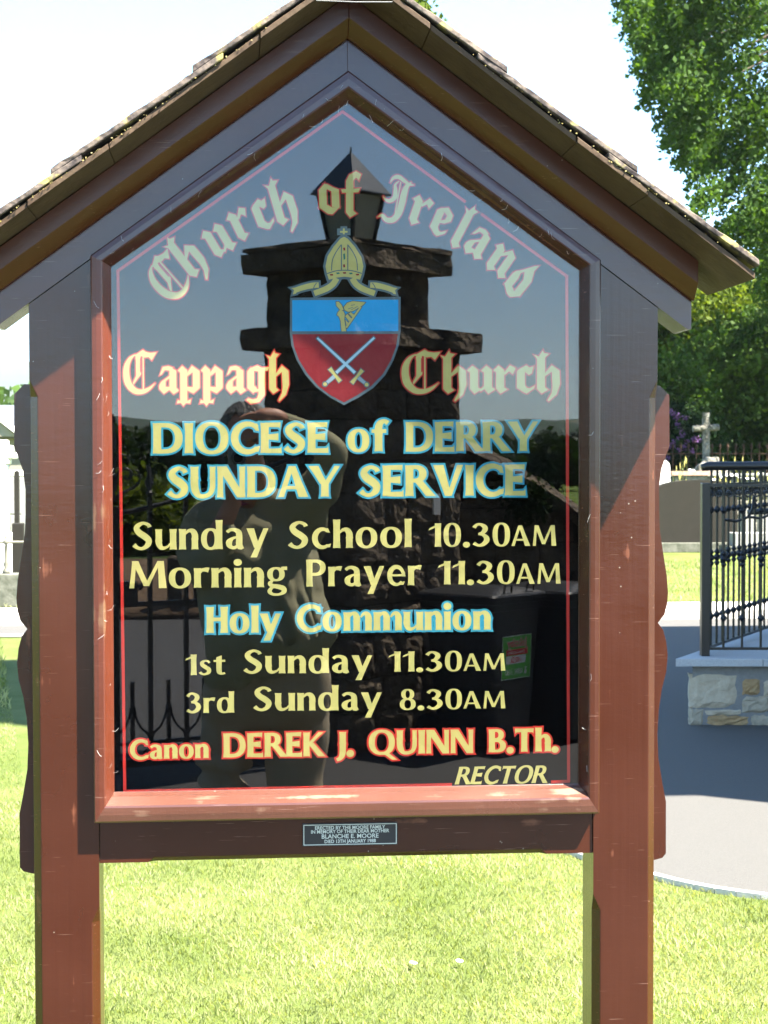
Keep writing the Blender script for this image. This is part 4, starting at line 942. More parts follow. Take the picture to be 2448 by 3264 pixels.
def headstone(px0, px1, ytop, yshould, Y, label, mt, th=.12, ybase=None, top='arc', name='headstone', baseh=.12, cat='gravestone'):
    a, c = at(px0, 1458, Y), at(px1, 1458, Y); w = (c.x - a.x); cx_ = (a.x + c.x) / 2
    zt = at((px0 + px1) / 2, ytop, Y).z; zs = at((px0 + px1) / 2, yshould, Y).z
    r_ = empty(name, (cx_, Y, 0), label, cat)
    pts = [(-w / 2, baseh), (w / 2, baseh), (w / 2, zs)]
    if top == 'arc':
        pts += [(w / 2 * math.cos(q), zs + (zt - zs) * math.sin(q) ** .9) for q in [math.pi * i / 16 for i in range(1, 16)]]
    elif top == 'peak': pts += [(0, zt)]
    pts += [(-w / 2, zs)]
    m_ = MB(); m_.prism(pts, 0, th); m_.build('slab', mt, r_, bevel=.008)
    m_ = MB(); m_.box(-w / 2 - .12, w / 2 + .12, -.14, th + .1, 0, baseh - .002); m_.build('plinth', mossy, r_, bevel=.01)
    return r_
hs = headstone(2100, 2352, 1530, 1556, 26.4, 'broad dark grey headstone with a curved top, left of the black railing', dark_gr, .16, baseh=.17)
headstone(2088, 2136, 1466, 1490, 29.2, 'small white marble headstone peeping past the edge of the notice board', white_st, .1, baseh=.9)
h2 = headstone(2345, 2470, 1700, 1700, 25.6, 'low pale granite grave surround seen through the railing balusters', granite, .5, baseh=.14, top='flat', name='grave_surround', cat='grave')
headstone(2372, 2408, 1614, 1614, 27.6, 'square pale stone block behind the railing balusters', granite, .25, baseh=.2, top='flat', name='stone_block')
headstone(2420, 2475, 1640, 1655, 27.8, 'light grey headstone seen between balusters at the picture edge', granite, .12, baseh=.2, top='peak')

# rusty fence on the terrace
YFn = 36.6
fr = empty('iron_fence', (at(2300, 1458, YFn).x, YFn, 1.22), 'thin rusty iron fence with spear tops in front of the hedge', 'fence')
rust = mat('rusty iron', (0.03, 0.01375, 0.0075), .85, .3, noise=(30, .2), col2=(0.05, 0.025, 0.0125))
rail = MB(); rail.box(-2, 5, -.008, .008, .50, .522); rail.box(-2, 5, -.008, .008, .12, .142); rail.build('rail', rust, fr)
for i in range(40):
    px = 2270 + 25 * i - 350; x = at(px, 1458, YFn).x - fr.location.x
    m_ = MB(); m_.box(x - .009, x + .009, -.009, .009, 0, .62); m_.loft([[(x - .012, 0, .62), (x, .012, .62), (x + .012, 0, .62), (x, -.012, .62)], [(x - .035, 0, .68), (x, .02, .68), (x + .035, 0, .68), (x, -.02, .68)], [(x - .003, 0, .76), (x, .003, .76), (x + .003, 0, .76), (x, -.003, .76)]])
    m_.build('paling', rust, fr)
# tall grass stalks and white flowers in the rough ground by the cross
stalk = mat('dry grass stalk', (.42, .38, .12), .9, .2); daisy = mat('white petals', (.8, .8, .76), .8, .2)
b = MB(); bf = MB()
for i in range(70):
    px = random.choice((random.uniform(2110, 2200), random.uniform(2260, 2440))); yy = random.uniform(30.5, 32.9); p = at(px, 1458, yy); h_ = random.uniform(1.25, 1.62) if random.random() < .3 else random.uniform(1.0, 1.35)
    b.tube([(p.x, yy, .4), (p.x + random.uniform(-.03, .03), yy, h_ * .7), (p.x + random.uniform(-.1, .1), yy, h_)], [.005, .005, .003], 3)
    q = Vector((p.x + random.uniform(-.06, .06), yy, h_)); b.tube([q - Vector((0, 0, .08)), q, q + Vector((0, 0, .07))], [.004, .012, .002], 4)
    if i % 4 == 0: c = Vector((at(random.uniform(2120, 2440), 1458, yy).x, yy - .1, random.uniform(1.16, 1.42))); bf.add([c + Vector((math.cos(a) * .035, math.sin(a) * .02, math.sin(a) * .02)) for a in [k_ * 1.05 for k_ in range(6)]], [(0, 1, 2, 3, 4, 5)])
tag(b.build('tall_grass', stalk), 'tall seeding grass stalks growing between the graves', 'grass', kind='stuff')
tag(bf.build('wild_flowers', daisy), 'small white flowers in the rough grass by the cross', 'flowers', kind='stuff')

# ------------------------------------------------------------------ stone platform with black railing
YP = 7.35
A0 = at(2199, 2325, YP); zc0 = .372; zc1 = .420
# directions: front runs to the right and slightly towards the viewer, side runs away to the right
fd = Vector((1, -.105, 0)).normalized(); sd = Vector((.62, 1, 0)).normalized()
plat = empty('stone_platform', (A0.x, A0.y, 0), 'raised platform of pale coursed stone blocks with a granite coping beside the drive', 'platform')
core_m = mat('grey lime mortar', (.17, .165, .15), .95, .2, noise=(40, .2), col2=(.22, .215, .2), bump=(120, .003))
sw_, sl_ = 3.6, 3.4
nf = Vector((fd.y, -fd.x, 0)); ns = Vector((-sd.y, sd.x, 0))
def PF(u, v, w=0): q = fd * u + sd * v; return (q.x, q.y, w)
b = MB(); b.hprism([PF(.01, .015)[:2], PF(sw_, .015)[:2], PF(sw_, sl_)[:2], PF(.01, sl_)[:2]], 0, zc0 - .003); b.build('mortar_core', core_m, plat)
st_cols = {'w': ((.34, .28, .19), (.48, .41, .30)), 'b': ((.26, .165, .075), (.38, .26, .13)), 'g': ((.26, .22, .155), (.38, .33, .24))}
stm = {k_: mat('platform stone ' + {'w': 'white', 'b': 'buff', 'g': 'grey'}[k_], v_[0], .9, .3, noise=(16, .2), col2=v_[1], bump=(45, .006)) for k_, v_ in st_cols.items()}
fx = [(2199, 2352, 2152, 2262, 'w'), (2368, 2428, 2168, 2221, 'b'), (2436, 2500, 2172, 2224, 'w'), (2368, 2462, 2222, 2278, 'g'), (2199, 2247, 2262, 2329, 'g'), (2250, 2370, 2268, 2284, 'w'), (2256, 2392, 2284, 2340, 'b'), (2397, 2475, 2284, 2348, 'g'), (2466, 2560, 2228, 2282, 'b'), (2480, 2560, 2288, 2352, 'w'), (2505, 2600, 2172, 2224, 'g')]
for i, (xa, xb, ya, yb, c) in enumerate(fx):
    # px to distance along the front face
    def along(px):
        d = fw + rt * ((px - PW / 2) / F); a_ = (A0.x, A0.y + 0)
        # intersect ray (0,-3)+t*d with A0 + fd*u
        det = d.x * (-fd.y) + d.y * fd.x
        t_ = ((A0.x) * (-fd.y) + (A0.y + DIST) * fd.x) / det; return ((0 + t_ * d.x) - A0.x) / fd.x, t_
    ua, ta = along(xa); ub, tb = along(xb); tm = (ta + tb) / 2
    zz = lambda y: EYE + tm * ((PH / 2 - y) / F * up.z + fw.z)
    z0_, z1_ = max(.0, zz(yb)), min(zc0 - .004, zz(ya))
    if yb >= 2325: z0_ = 0.0
    ob = block_mesh((ub - ua) - .008, z1_ - z0_ - .004, .06, .009, 40 + i, 6).build('stone', stm[c], plat)
    q = fd * ((ua + ub) / 2) - nf * .004; ob.location = (q.x, q.y, z0_); ob.rotation_euler = (0, 0, math.atan2(fd.y, fd.x))
u_ = 1.0
for rw, (z0_, z1_) in enumerate(((0, .12), (.12, .25), (.25, .368))):
    u_ = .72
    while u_ < 3.5:
        w = random.uniform(.2, .42); ob = block_mesh(w - .012, z1_ - z0_ - .008, .06, .02, random.randint(0, 999), 3).build('stone', stm[random.choice('wbg')], plat)
        q = fd * (u_ + w / 2) + nf * .004; ob.location = (q.x, q.y, z0_ + .002); ob.rotation_euler = (0, 0, math.atan2(fd.y, fd.x)); u_ += w
u_ = .0
for rw, (z0_, z1_) in enumerate(((0, .12), (.12, .25), (.25, .368))):
    u_ = .05
    while u_ < 3.2:
        w = random.uniform(.25, .45); ob = block_mesh(w - .012, z1_ - z0_ - .008, .05, .016, random.randint(0, 999), 3).build('stone', stm[random.choice('wbg')], plat)
        q = sd * (u_ + w / 2) + ns * .0; ob.location = (q.x, q.y, z0_ + .002); ob.rotation_euler = (0, 0, math.atan2(sd.y, sd.x) + math.pi); u_ += w
cop_m = mat('blue grey sawn granite', (.30, .30, .30), .8, .35, noise=(180, .15), col2=(.44, .44, .43), bump=(300, .001))
us = [-.072, .46, 1.02, 1.58, 2.15, 2.8, 3.66]
for a_, c_ in zip(us[:-1], us[1:]):
    b = MB(); b.hprism([PF(a_ + .0015, -.06)[:2], PF(c_ - .0015, -.06)[:2], PF(c_ - .0015, sl_)[:2], PF(a_ + .0015, sl_)[:2]], zc0, zc1); b.build('coping_slab', cop_m, plat, bevel=.004)

# railing: front run and side run
blk = mat('black gloss iron paint', (0.006, 0.0066, 0.0078), .3, .4, noise=(30, .3), col2=(0.0108, 0.0108, 0.012), bump=(90, .0006))
rl = empty('black_railing', (A0.x, A0.y, zc1), 'black wrought iron railing with knuckled balusters and a round handrail on the stone platform', 'railing')
P0 = at(2246, 2118, YP + .10); pu = Vector((P0.x - A0.x, P0.y - A0.y, 0))
def rp_(u, v, z): q = pu + fd * u + sd * v; return Vector((q.x, q.y, z))
b = MB(); b.box(-.026, .026, -.026, .026, 0, 1.07); o = b.build('post', blk, rl, bevel=.003); o.location = rp_(0, 0, 0)
b = MB(); b.tube([rp_(-.0, -.02, 1.165) + Vector((-.02, 0, 0)), rp_(.02, -.02, 1.175), rp_(3.4, -.02, 1.185)], [.021, .0275, .0275], 14); b.build('handrail', blk, rl, smooth=True)
for z in (.045, 1.055): 
    b = MB(); b.loft([[rp_(u, dv, z + dz) for dv, dz in ((-.012, -.008), (.012, -.008), (.012, .008), (-.012, .008))] for u in (.026, 3.4)]); b.build('flat_rail', blk, rl)
    b = MB(); b.loft([[rp_(du, v, z + dz) for du, dz in ((-.012, -.008), (.012, -.008), (.012, .008), (-.012, .008))] for v in (.026, 3.3)]); b.build('flat_rail', blk, rl)
b = MB(); b.tube([rp_(.13, 1.6, .845) + Vector((-.3, 0, 0)), rp_(.14, 1.6, .86), rp_(.5, 1.6, .87), rp_(2.5, 1.6, .87)], [.02, .026, .026, .026], 12); b.build('inner_handrail', blk, rl, smooth=True)
def baluster_mesh():
    pr = [(.0078, .05)]
    def knuck(z, s=1.0): return [(.0078, z - .022 * s), (.017 * s, z - .010 * s), (.0235 * s, z), (.017 * s, z + .010 * s), (.0078, z + .022 * s)]
    for z, s in ((.235, 1), (.565, .8), (.60, 1.1), (.635, .8), (.90, 1)): pr += knuck(z, s)
    pr += [(.0078, 1.05)]
    m_ = MB(); m_.lathe(0, 0, pr, 10); m_.lathe(0, 0, [(.0078, 1.058), (.0078, 1.16)], 8); return m_.mesh('baluster')
bmz = baluster_mesh(); bmz.materials.append(blk)
def scroll_mesh():
    m_ = MB()
    for sx_ in (-1, 1):
        pts = []
        for i in range(18):
            t = i / 17; a = math.pi * .5 + t * 3.6 * math.pi * .62; r = .030 * (1 - .62 * t)
            pts.append((sx_ * (.029 - r * math.cos(a) * -1 if False else .027 + r * math.cos(a)), 0, 1.008 + r * math.sin(a)))
        m_.tube(pts, .0052, 6)
    m_.tube([(-.05, 0, 1.008), (.05, 0, 1.008)], .004, 5)
    return m_.mesh('scroll')
scm = scroll_mesh(); scm.materials.append(blk)
for i in range(26):
    q = rp_(.115 * (i + 1), 0, 0); o = bpy.data.objects.new('baluster', bmz); col.objects.link(o); o.parent = rl; o.location = q
    q = rp_(.115 * (i + 1) - .0575, 0, 0); o = bpy.data.objects.new('scroll', scm); col.objects.link(o); o.parent = rl; o.location = q; o.rotation_euler = (0, 0, math.atan2(fd.y, fd.x)); o.scale = (1, 1, 1)
for i in range(24):
    q = rp_(0, .13 * (i + 1), 0); o = bpy.data.objects.new('baluster', bmz); col.objects.link(o); o.parent = rl; o.location = q
    q = rp_(0, .13 * (i + 1) - .065, 0); o = bpy.data.objects.new('scroll', scm); col.objects.link(o); o.parent = rl; o.location = q; o.rotation_euler = (0, 0, math.atan2(sd.y, sd.x))
for v in (.42, 1.0):
    b = MB(); b.tube([rp_(.0, v, .83), rp_(.08, v, .82), rp_(.15, v, .845), rp_(.18, v, .90), rp_(.19, v, .98)], .009, 8); b.build('bracket', blk, rl, smooth=True)

# ------------------------------------------------------------------ church outside the frame whose shade falls across the drive
ch_w = mat('grey rubble church wall', (.24, .23, .21), .9, .2, noise=(3, .2), col2=(.34, .32, .28), bump=(8, .03))
slate = mat('blue slate roof', (.10, .11, .13), .7, .4, noise=(6, .2), col2=(.16, .17, .19), bump=(20, .01))
chh = empty('church', (5.16, 7, 0), 'stone church with gabled nave and an added tower whose shade crosses the drive', 'church')
b = MB(); b.hprism([(0, -3.8), (14, -3.8), (14, 3.9), (0, 3.9)], 0, 6); b.loft([[(0, -3.8, 6.001), (0, 3.9, 6.001), (0, .05, 9)], [(14, -3.8, 6.001), (14, 3.9, 6.001), (14, .05, 9)]]); b.build('nave', ch_w, chh)
b = MB(); b.loft([[(-.2, -4.05, 5.9), (-.2, -4.05, 6.05), (-.2, .05, 9.2), (-.2, .05, 9.05)], [(14.2, -4.05, 5.9), (14.2, -4.05, 6.05), (14.2, .05, 9.2), (14.2, .05, 9.05)]]); b.loft([[(-.2, 4.15, 5.9), (-.2, 4.15, 6.05), (-.2, .05, 9.2), (-.2, .05, 9.05)], [(14.2, 4.15, 5.9), (14.2, 4.15, 6.05), (14.2, .05, 9.2), (14.2, .05, 9.05)]]); b.build('roof', slate, chh)
tw = MB(); tw.hprism([(-.46, -3.6), (-.46, -.75), (2.3, -.75), (2.3, -3.6)], 0, 13.3); tw.build('shade_tower', ch_w, chh)  # added out of view, placed and sized only to shade the left lawn
for y_ in (-2.2, .9, 2.6):
    b = MB(); b.prism([(-.35, 1.4), (.35, 1.4), (.35, 3.2), (0, 3.8), (-.35, 3.2)], 0, .06); o = b.build('window', mat('dark leaded glass', (.02, .025, .03), .1, .5), chh); o.location = ((-.03 if y_ > -1 else -.5), y_, 0); o.rotation_euler = (0, 0, -math.pi / 2)

# ------------------------------------------------------------------ left background
def box_px(b, x0, x1, y0, y1, Y, dep, off, base=None):
    a = at(x0, y0, Y) - off; c = at(x1, y1, Y) - off; z0_ = c.z if base is None else base
    b.box(a.x, c.x, Y - off.y, Y + dep - off.y, z0_, a.z)
YM = 20.0; off = Vector((at(8, 1458, YM).x, YM, 0))
mo = empty('pedestal_monument', off, 'tall white marble pedestal monument at the left edge with a stepped cap', 'monument')
for (nm, x0, x1, y0, y1) in (('finial_block', -40, 22, 1402, 1420), ('cap', -60, 46, 1442, 1462), ('cap_bevel', -55, 34, 1420, 1442), ('cornice', -52, 28, 1463, 1480), ('shaft', -48, 22, 1481, 1700), ('base_step', -58, 42, 1701, 1735), ('plinth', -66, 60, 1736, 1850)):
    b = MB(); box_px(b, x0, x1, y0, y1, YM - (0 if nm != 'plinth' else .05), (x1 - x0) * .004, off); b.build(nm, white_st, mo, bevel=.02)
YM2 = 27.0; off = Vector((at(55, 1458, YM2).x, YM2, 0))
mo = empty('grey_monument', off, 'grey stone grave monument half hidden behind the white pedestal', 'monument')
for (nm, x0, x1, y0, y1, mt_) in (('block', 26, 110, 1520, 1640, granite), ('top_slab', 20, 115, 1500, 1519, white_st), ('step', 30, 120, 1641, 1700, granite)):
    b = MB(); box_px(b, x0, x1, y0, y1, YM2, .6, off, base=None if nm != 'step' else 0); b.build(nm, mt_, mo, bevel=.02)
YM3 = 30.0
headstone(44, 58, 1500, 1508, YM3 - 4, 'narrow dark headstone beside the white pedestal monument', dark_gr, .15, baseh=.3)
headstone(66, 120, 1560, 1580, YM3 - 8, 'pale round topped headstone behind the scalloped board', granite, .15, baseh=.2)
headstone(36, 72, 1663, 1668, 17.6, 'low dark polished headstone behind the small iron rail', dark_gr, .15, baseh=.15, top='flat')
# small iron grave rail on a stone kerb
YR = 16.4; off = Vector((at(17, 1458, YR).x, YR, 0))
gr_ = empty('grave_rail', off, 'low iron grave rail with a turned post on a grey stone kerb', 'railing')
olive = mat('aged iron paint', (0.096, 0.093, 0.066), .7, .4, noise=(30, .2), col2=(0.15, 0.144, 0.114))
zb = at(17, 1828, YR).z; zt_ = at(17, 1705, YR).z; zr_ = at(17, 1728, YR).z
b = MB(); b.lathe(0, 0, [(.042, zb), (.042, zb + .03), (.022, zb + .06), (.03, zb + .1), (.018, zb + .15), (.02, zr_ - .12), (.014, zr_ - .03), (.03, zr_ - .02), (.03, zr_ + .02), (.012, zr_ + .03), (.02, zr_ + .06), (.004, zt_)], 12); b.build('turned_post', olive, gr_, smooth=True)
b = MB(); b.tube([(-2, 0, zr_), (1.2, 0, zr_)], .014, 8); b.build('rail', olive, gr_, smooth=True)
b = MB(); b.box(-2, 2.4, -.12, .14, 0, zb); b.build('kerb', mossy, gr_, bevel=.01)
# house
YH = 70; off = Vector((at(20, 1458, YH).x, YH, 0))
ho = empty('house', off, 'single storey house with a pale slate roof and small gable beyond the graveyard', 'house')
z_e = at(20, 1392, YH).z; z_r = at(20, 1282, YH).z; render_ = mat('cream render', (.22, .205, .165), .9, .2)
sl2 = mat('pale slate tiles', (0.075, 0.082, 0.10), .7, .3, noise=(2, .3), col2=(0.1, 0.108, 0.125), bump=(5, .02))
b = MB(); b.box(-9, 9, 0, 8, 0, z_e - .05); b.build('wall', render_, ho)
b = MB(); b.loft([[(-9.3, -.35, z_e), (-9.3, 4, z_r), (-9.3, 8.35, z_e)], [(9.3, -.35, z_e), (9.3, 4, z_r), (9.3, 8.35, z_e)]]); b.build('roof', sl2, ho)
b = MB(); b.box(-9.35, 9.35, -.42, -.30, z_e - .08, z_e + .05); b.build('gutter', mat('dark gutter', (.08, .08, .08), .6), ho)
zg = at(12, 1336, YH).z
b = MB(); b.prism([(-1.1 - .1, z_e), (.55, z_e), (-.3, zg)], -.8, 2.5); b.build('gable', render_, ho)
b = MB()
for sx_, xe in ((-1, -1.35), (1, .75)): b.loft([[(-.3, y_, zg + .03), (-.3, y_, zg + .13), (xe, y_, z_e + .02), (xe, y_, z_e - .08)] for y_ in (-.95, 2.4)])
b.build('bargeboards', mat('white roof trim', (.75, .73, .68), .7), ho)
for x_ in (.9, -2.6, 3.2, 5.6):
    b = MB(); b.box(x_, x_ + .75, -.03, .02, z_e - 1.35, z_e - .25); w_ = b.build('window', mat('dark window glass', (.03, .035, .04), .15, .5), ho)
    b = MB(); b.box(x_ - .07, x_ + .82, -.05, -.031, z_e - 1.42, z_e - 1.352); b.build('sill', render_, w_)
# far trees, fields, hills
def far_belt(label, x0, x1, Y, h, n, mt, seed, lsz, cat='trees', dy=5):
    rng_ = np.random.default_rng(seed); k = 60; cx_ = rng_.uniform(x0, x1, k); ch_ = h * rng_.uniform(.55, 1, k); C2 = []
    for i in range(k):
        m_ = n // k; d = rng_.normal(size=(m_, 3)); d /= np.linalg.norm(d, axis=1)[:, None]; r = rng_.random((m_, 1)) ** .33
        C2.append(np.array((cx_[i], Y + rng_.uniform(-dy, dy), ch_[i] * .5)) + d * r * np.array((h * .5, h * .4, ch_[i] * .5)))
    return tag(leaves('tree_belt', np.concatenate(C2), lsz, mt, None, rng_), label, cat, kind='stuff')
far_belt('distant belt of trees above the house roof', -75, 10, 150, 8.6, 16000, lg_mid, 31, .42)
def hill(name, x0, x1, Y, dep, prof_, mt):
    """ridge whose skyline is prof(x) metres, falling towards the viewer"""
    n = 70; m_ = 12; vs = []; fs = []
    for j in range(m_ + 1):
        t = j / m_
        for i in range(n + 1):
            x = x0 + (x1 - x0) * i / n; vs.append((x, Y - (dep * (1 - t) if Y > 0 else -dep * (1 - t)), prof_(x) * (t ** 1.2) - 1))
    for j in range(m_):
        for i in range(n): a = j * (n + 1) + i; fs.append((a, a + 1, a + n + 2, a + n + 1))
    me = mesh_from(name, vs, fs); bm = bmesh.new(); bm.from_mesh(me)
    for f in bm.faces:
        f.normal_update()
        if f.normal.z < 0: f.normal_flip()
    bm.to_mesh(me); bm.free()
    return tag(link(name, me, mt, smooth=True), kind='structure')
def field_mat(name, cols, scale):
    m = bpy.data.materials.new(name); m.use_nodes = True; nt = m.node_tree; N = nt.nodes; b_ = N['Principled BSDF']; b_.inputs['Roughness'].default_value = 1; b_.inputs['Specular IOR Level'].default_value = .1
    tc = N.new('ShaderNodeTexCoord'); vo = N.new('ShaderNodeTexVoronoi'); vo.inputs['Scale'].default_value = scale; nt.links.new(tc.outputs['Object'], vo.inputs['Vector'])
    rp = N.new('ShaderNodeValToRGB'); rp.color_ramp.interpolation = 'CONSTANT'
    while len(rp.color_ramp.elements) < len(cols): rp.color_ramp.elements.new(.5)
    for i, c in enumerate(cols): rp.color_ramp.elements[i].position = i / len(cols); rp.color_ramp.elements[i].color = (*c, 1)
    sp = N.new('ShaderNodeSeparateColor'); nt.links.new(vo.outputs['Color'], sp.inputs[0]); nt.links.new(sp.outputs[0], rp.inputs['Fac']); 
    v2 = N.new('ShaderNodeTexVoronoi'); v2.feature = 'DISTANCE_TO_EDGE'; v2.inputs['Scale'].default_value = scale; nt.links.new(tc.outputs['Object'], v2.inputs['Vector'])
    lt = N.new('ShaderNodeMath'); lt.operation = 'LESS_THAN'; lt.inputs[1].default_value = .045; nt.links.new(v2.outputs['Distance'], lt.inputs[0])
    mx = N.new('ShaderNodeMix'); mx.data_type = 'RGBA'; nt.links.new(lt.outputs[0], mx.inputs['Factor']); nt.links.new(rp.outputs['Color'], mx.inputs['A']); mx.inputs['B'].default_value = (.02, .045, .015, 1); nt.links.new(mx.outputs['Result'], b_.inputs['Base Color'])
    return m
fields = field_mat('patchwork hill fields', [(0.025, 0.05, 0.015), (0.045, 0.075, 0.02), (0.085, 0.095, 0.035), (0.015, 0.03, 0.0125), (0.06, 0.085, 0.03), (0.1, 0.095, 0.05)], .006)
moor = mat('moorland hill', (0.025, 0.0375, 0.015), 1, .1, noise=(.004, .2), col2=(0.045, 0.06, 0.025))
hz = lambda py, d: EYE + (1458 - py) / F * d
hill('hills', -1500, 1800, 1500, 1100, lambda x: hz(1262, 1503) + 6 * math.sin(x * .006), fields)
hill('far_hills', -3200, 4200, 3200, 1500, lambda x: hz(1176, 3203) + 14 * math.sin(x * .0021 + 2), moor)
# ------------------------------------------------------------------ everything behind the photographer, seen mirrored in the glass
dk_st = bpy.data.materials.new('dark lichened sandstone'); dk_st.use_nodes = True
nt = dk_st.node_tree; N = nt.nodes; Lk = nt.links; bs = N['Principled BSDF']; bs.inputs['Roughness'].default_value = .92
tc = N.new('ShaderNodeTexCoord'); n1 = N.new('ShaderNodeTexNoise'); n1.inputs['Scale'].default_value = 6; n1.inputs['Detail'].default_value = 10; n1.inputs['Roughness'].default_value = .7; Lk.new(tc.outputs['Object'], n1.inputs['Vector'])
rp = N.new('ShaderNodeValToRGB'); e = rp.color_ramp.elements; e[0].position = .36; e[0].color = (0.064, 0.046, 0.032, 1); e[1].position = .64; e[1].color = (0.240, 0.184, 0.120, 1); Lk.new(n1.outputs['Fac'], rp.inputs['Fac'])
n2 = N.new('ShaderNodeTexNoise'); n2.inputs['Scale'].default_value = 4.5; n2.inputs['Detail'].default_value = 8; n2.inputs['Roughness'].default_value = .75; Lk.new(tc.outputs['Object'], n2.inputs['Vector'])
r2 = N.new('ShaderNodeValToRGB'); r2.color_ramp.elements[0].position = .60; r2.color_ramp.elements[1].position = .66; Lk.new(n2.outputs['Fac'], r2.inputs['Fac'])
mx = N.new('ShaderNodeMix'); mx.data_type = 'RGBA'; Lk.new(r2.outputs['Color'], mx.inputs['Factor']); Lk.new(rp.outputs['Color'], mx.inputs['A']); mx.inputs['B'].default_value = (.55, .52, .46, 1); Lk.new(mx.outputs['Result'], bs.inputs['Base Color'])
n3 = N.new('ShaderNodeTexNoise'); n3.inputs['Scale'].default_value = 26; n3.inputs['Detail'].default_value = 8; Lk.new(tc.outputs['Object'], n3.inputs['Vector'])
bp = N.new('ShaderNodeBump'); bp.inputs['Distance'].default_value = .07; Lk.new(n3.outputs['Fac'], bp.inputs['Height']); Lk.new(bp.outputs['Normal'], bs.inputs['Normal'])
dk_mort = mat('dark gate pillar mortar', (.05, .042, .032), .95, .2, noise=(20, .2), col2=(.09, .08, .06))

pc0 = mir(1124, 2416, 6.47); pc0.z = 0
U = Vector((-.707, -.707, 0)); V = Vector((.707, -.707, 0))     # along the two visible faces from the near corner
pil = empty('gate_pillar', pc0, 'massive rough stone gate pillar with projecting cap, mirrored in the glass behind the crest', 'gate pillar')
def uv(u, v): q = U * u + V * v; return (q.x, q.y)
def quad(b, u0, u1, v0, v1, z0, z1, rough=0.0, n=7, seed=1):
    r_ = random.Random(seed); pts = []
    for (a, c) in (((u0, v0), (u1, v0)), ((u1, v0), (u1, v1)), ((u1, v1), (u0, v1)), ((u0, v1), (u0, v0))):
        for i in range(n): t = i / n; pts.append((a[0] + (c[0] - a[0]) * t, a[1] + (c[1] - a[1]) * t))
    rings = []; m_ = max(2, int((z1 - z0) / .06))
    for k in range(m_ + 1):
        z = z0 + (z1 - z0) * k / m_
        rings.append([(*uv(p[0] + r_.uniform(-rough, rough), p[1] + r_.uniform(-rough, rough)), z + r_.uniform(-rough, rough) * .6) for p in pts])
    b.loft(rings)
SU = .68; SV = .99
b = MB(); quad(b, .02, SU - .02, .02, SV - .02, 0, 2.27); b.build('pillar_core', dk_mort, pil)
def course(z0, z1, L, d, nrm_, off_, seed, ang):
    r_ = random.Random(seed); x = 0; 
    while x < L - .02:
        w = min(r_.uniform(.18, .36), L - x)
        if L - (x + w) < .12: w = L - x
        ob = block_mesh(w - .009, z1 - z0 - .009, .05, .016, r_.randint(0, 9999), 5).build('stone', dk_st, pil)
        q = d * (x + w / 2) + nrm_ * off_; ob.location = (q.x, q.y, z0 + .006); ob.rotation_euler = (0, 0, ang); x += w
angV = math.atan2(V.y, V.x) ; angU = math.atan2(U.y, U.x)
zc_ = 0; cs = [.22, .19, .24, .17, .21, .20, .22, .18, .23, .17, .24]
for i, h in enumerate(cs):
    z1 = min(zc_ + h, 2.268)
    course(zc_, z1, SV, V, Vector((.707, .707, 0)), .0, 100 + i, angV + math.pi); course(zc_, z1, SU, U, Vector((-.707, .707, 0)), .0, 200 + i, angU)
    zc_ = z1
b = MB(); quad(b, -.09, SU + .09, -.09, SV + .09, 2.272, 2.385, .012, seed=5); b.build('string_course', dk_st, pil)
b = MB(); quad(b, .02, SU - .02, .02, .70, 2.386, 2.70, .014, seed=6); b.build('neck', dk_st, pil)
b = MB(); quad(b, -.085, SU + .085, -.085, .79, 2.702, 2.812, .009, seed=7); b.build('cap_slab', dk_st, pil)
b = MB(); quad(b, -.085, SU + .085, -.085, .79, 2.819, 2.845, .010, seed=8)
b.build('cap_top', dk_st, pil)
# white number tag on the corner
tg = mir(1372, 1606, 7.25)
b = MB(); b.box(-.03, .03, 0, .012, -.06, .06); o = b.build('white_tag', mat('white painted tag', (.7, .7, .68), .6), pil)
qv = Vector(uv(0, .70)); o.location = (qv.x + .02, qv.y + .05, 1.38); o.rotation_euler = (0, 0, angV)

# lantern
ln = empty('lantern', Vector((pc0.x, pc0.y, 2.838)) + Vector((*uv(.31, .35), 0)), 'black four sided lantern on top of the gate pillar, mirrored in the glass', 'lantern')
lblk = mat('lantern black metal', (.02, .02, .022), .4, .5); lgl = mat('lantern frosted glass', (.30, .30, .27), .25, .5, noise=(9, .25), col2=(.40, .38, .28))
ltop = mat('lantern roof sheet metal', (.10, .11, .12), .3, .6, .3)
def sq(h_, z): return [(*[(U * a + V * c)[k] for k in (0, 1)], z) for a, c in ((-h_, -h_), (h_, -h_), (h_, h_), (-h_, h_))]
b = MB(); b.loft([sq(.10, 0), sq(.115, .012), sq(.115, .03), sq(.09, .04)]); b.build('base', lblk, ln)
for (a, c) in ((-1, -1), (1, -1), (1, 1), (-1, 1)):
    b = MB(); b.loft([[((U * (a * .09 + da) + V * (c * .09 + dc)).x, (U * (a * .09 + da) + V * (c * .09 + dc)).y, .04) for da, dc in ((-.009, -.009), (.009, -.009), (.009, .009), (-.009, .009))],
                      [((U * (a * .132 + da) + V * (c * .132 + dc)).x, (U * (a * .132 + da) + V * (c * .132 + dc)).y, .315) for da, dc in ((-.010, -.010), (.010, -.010), (.010, .010), (-.010, .010))]]); b.build('corner_bar', lblk, ln)
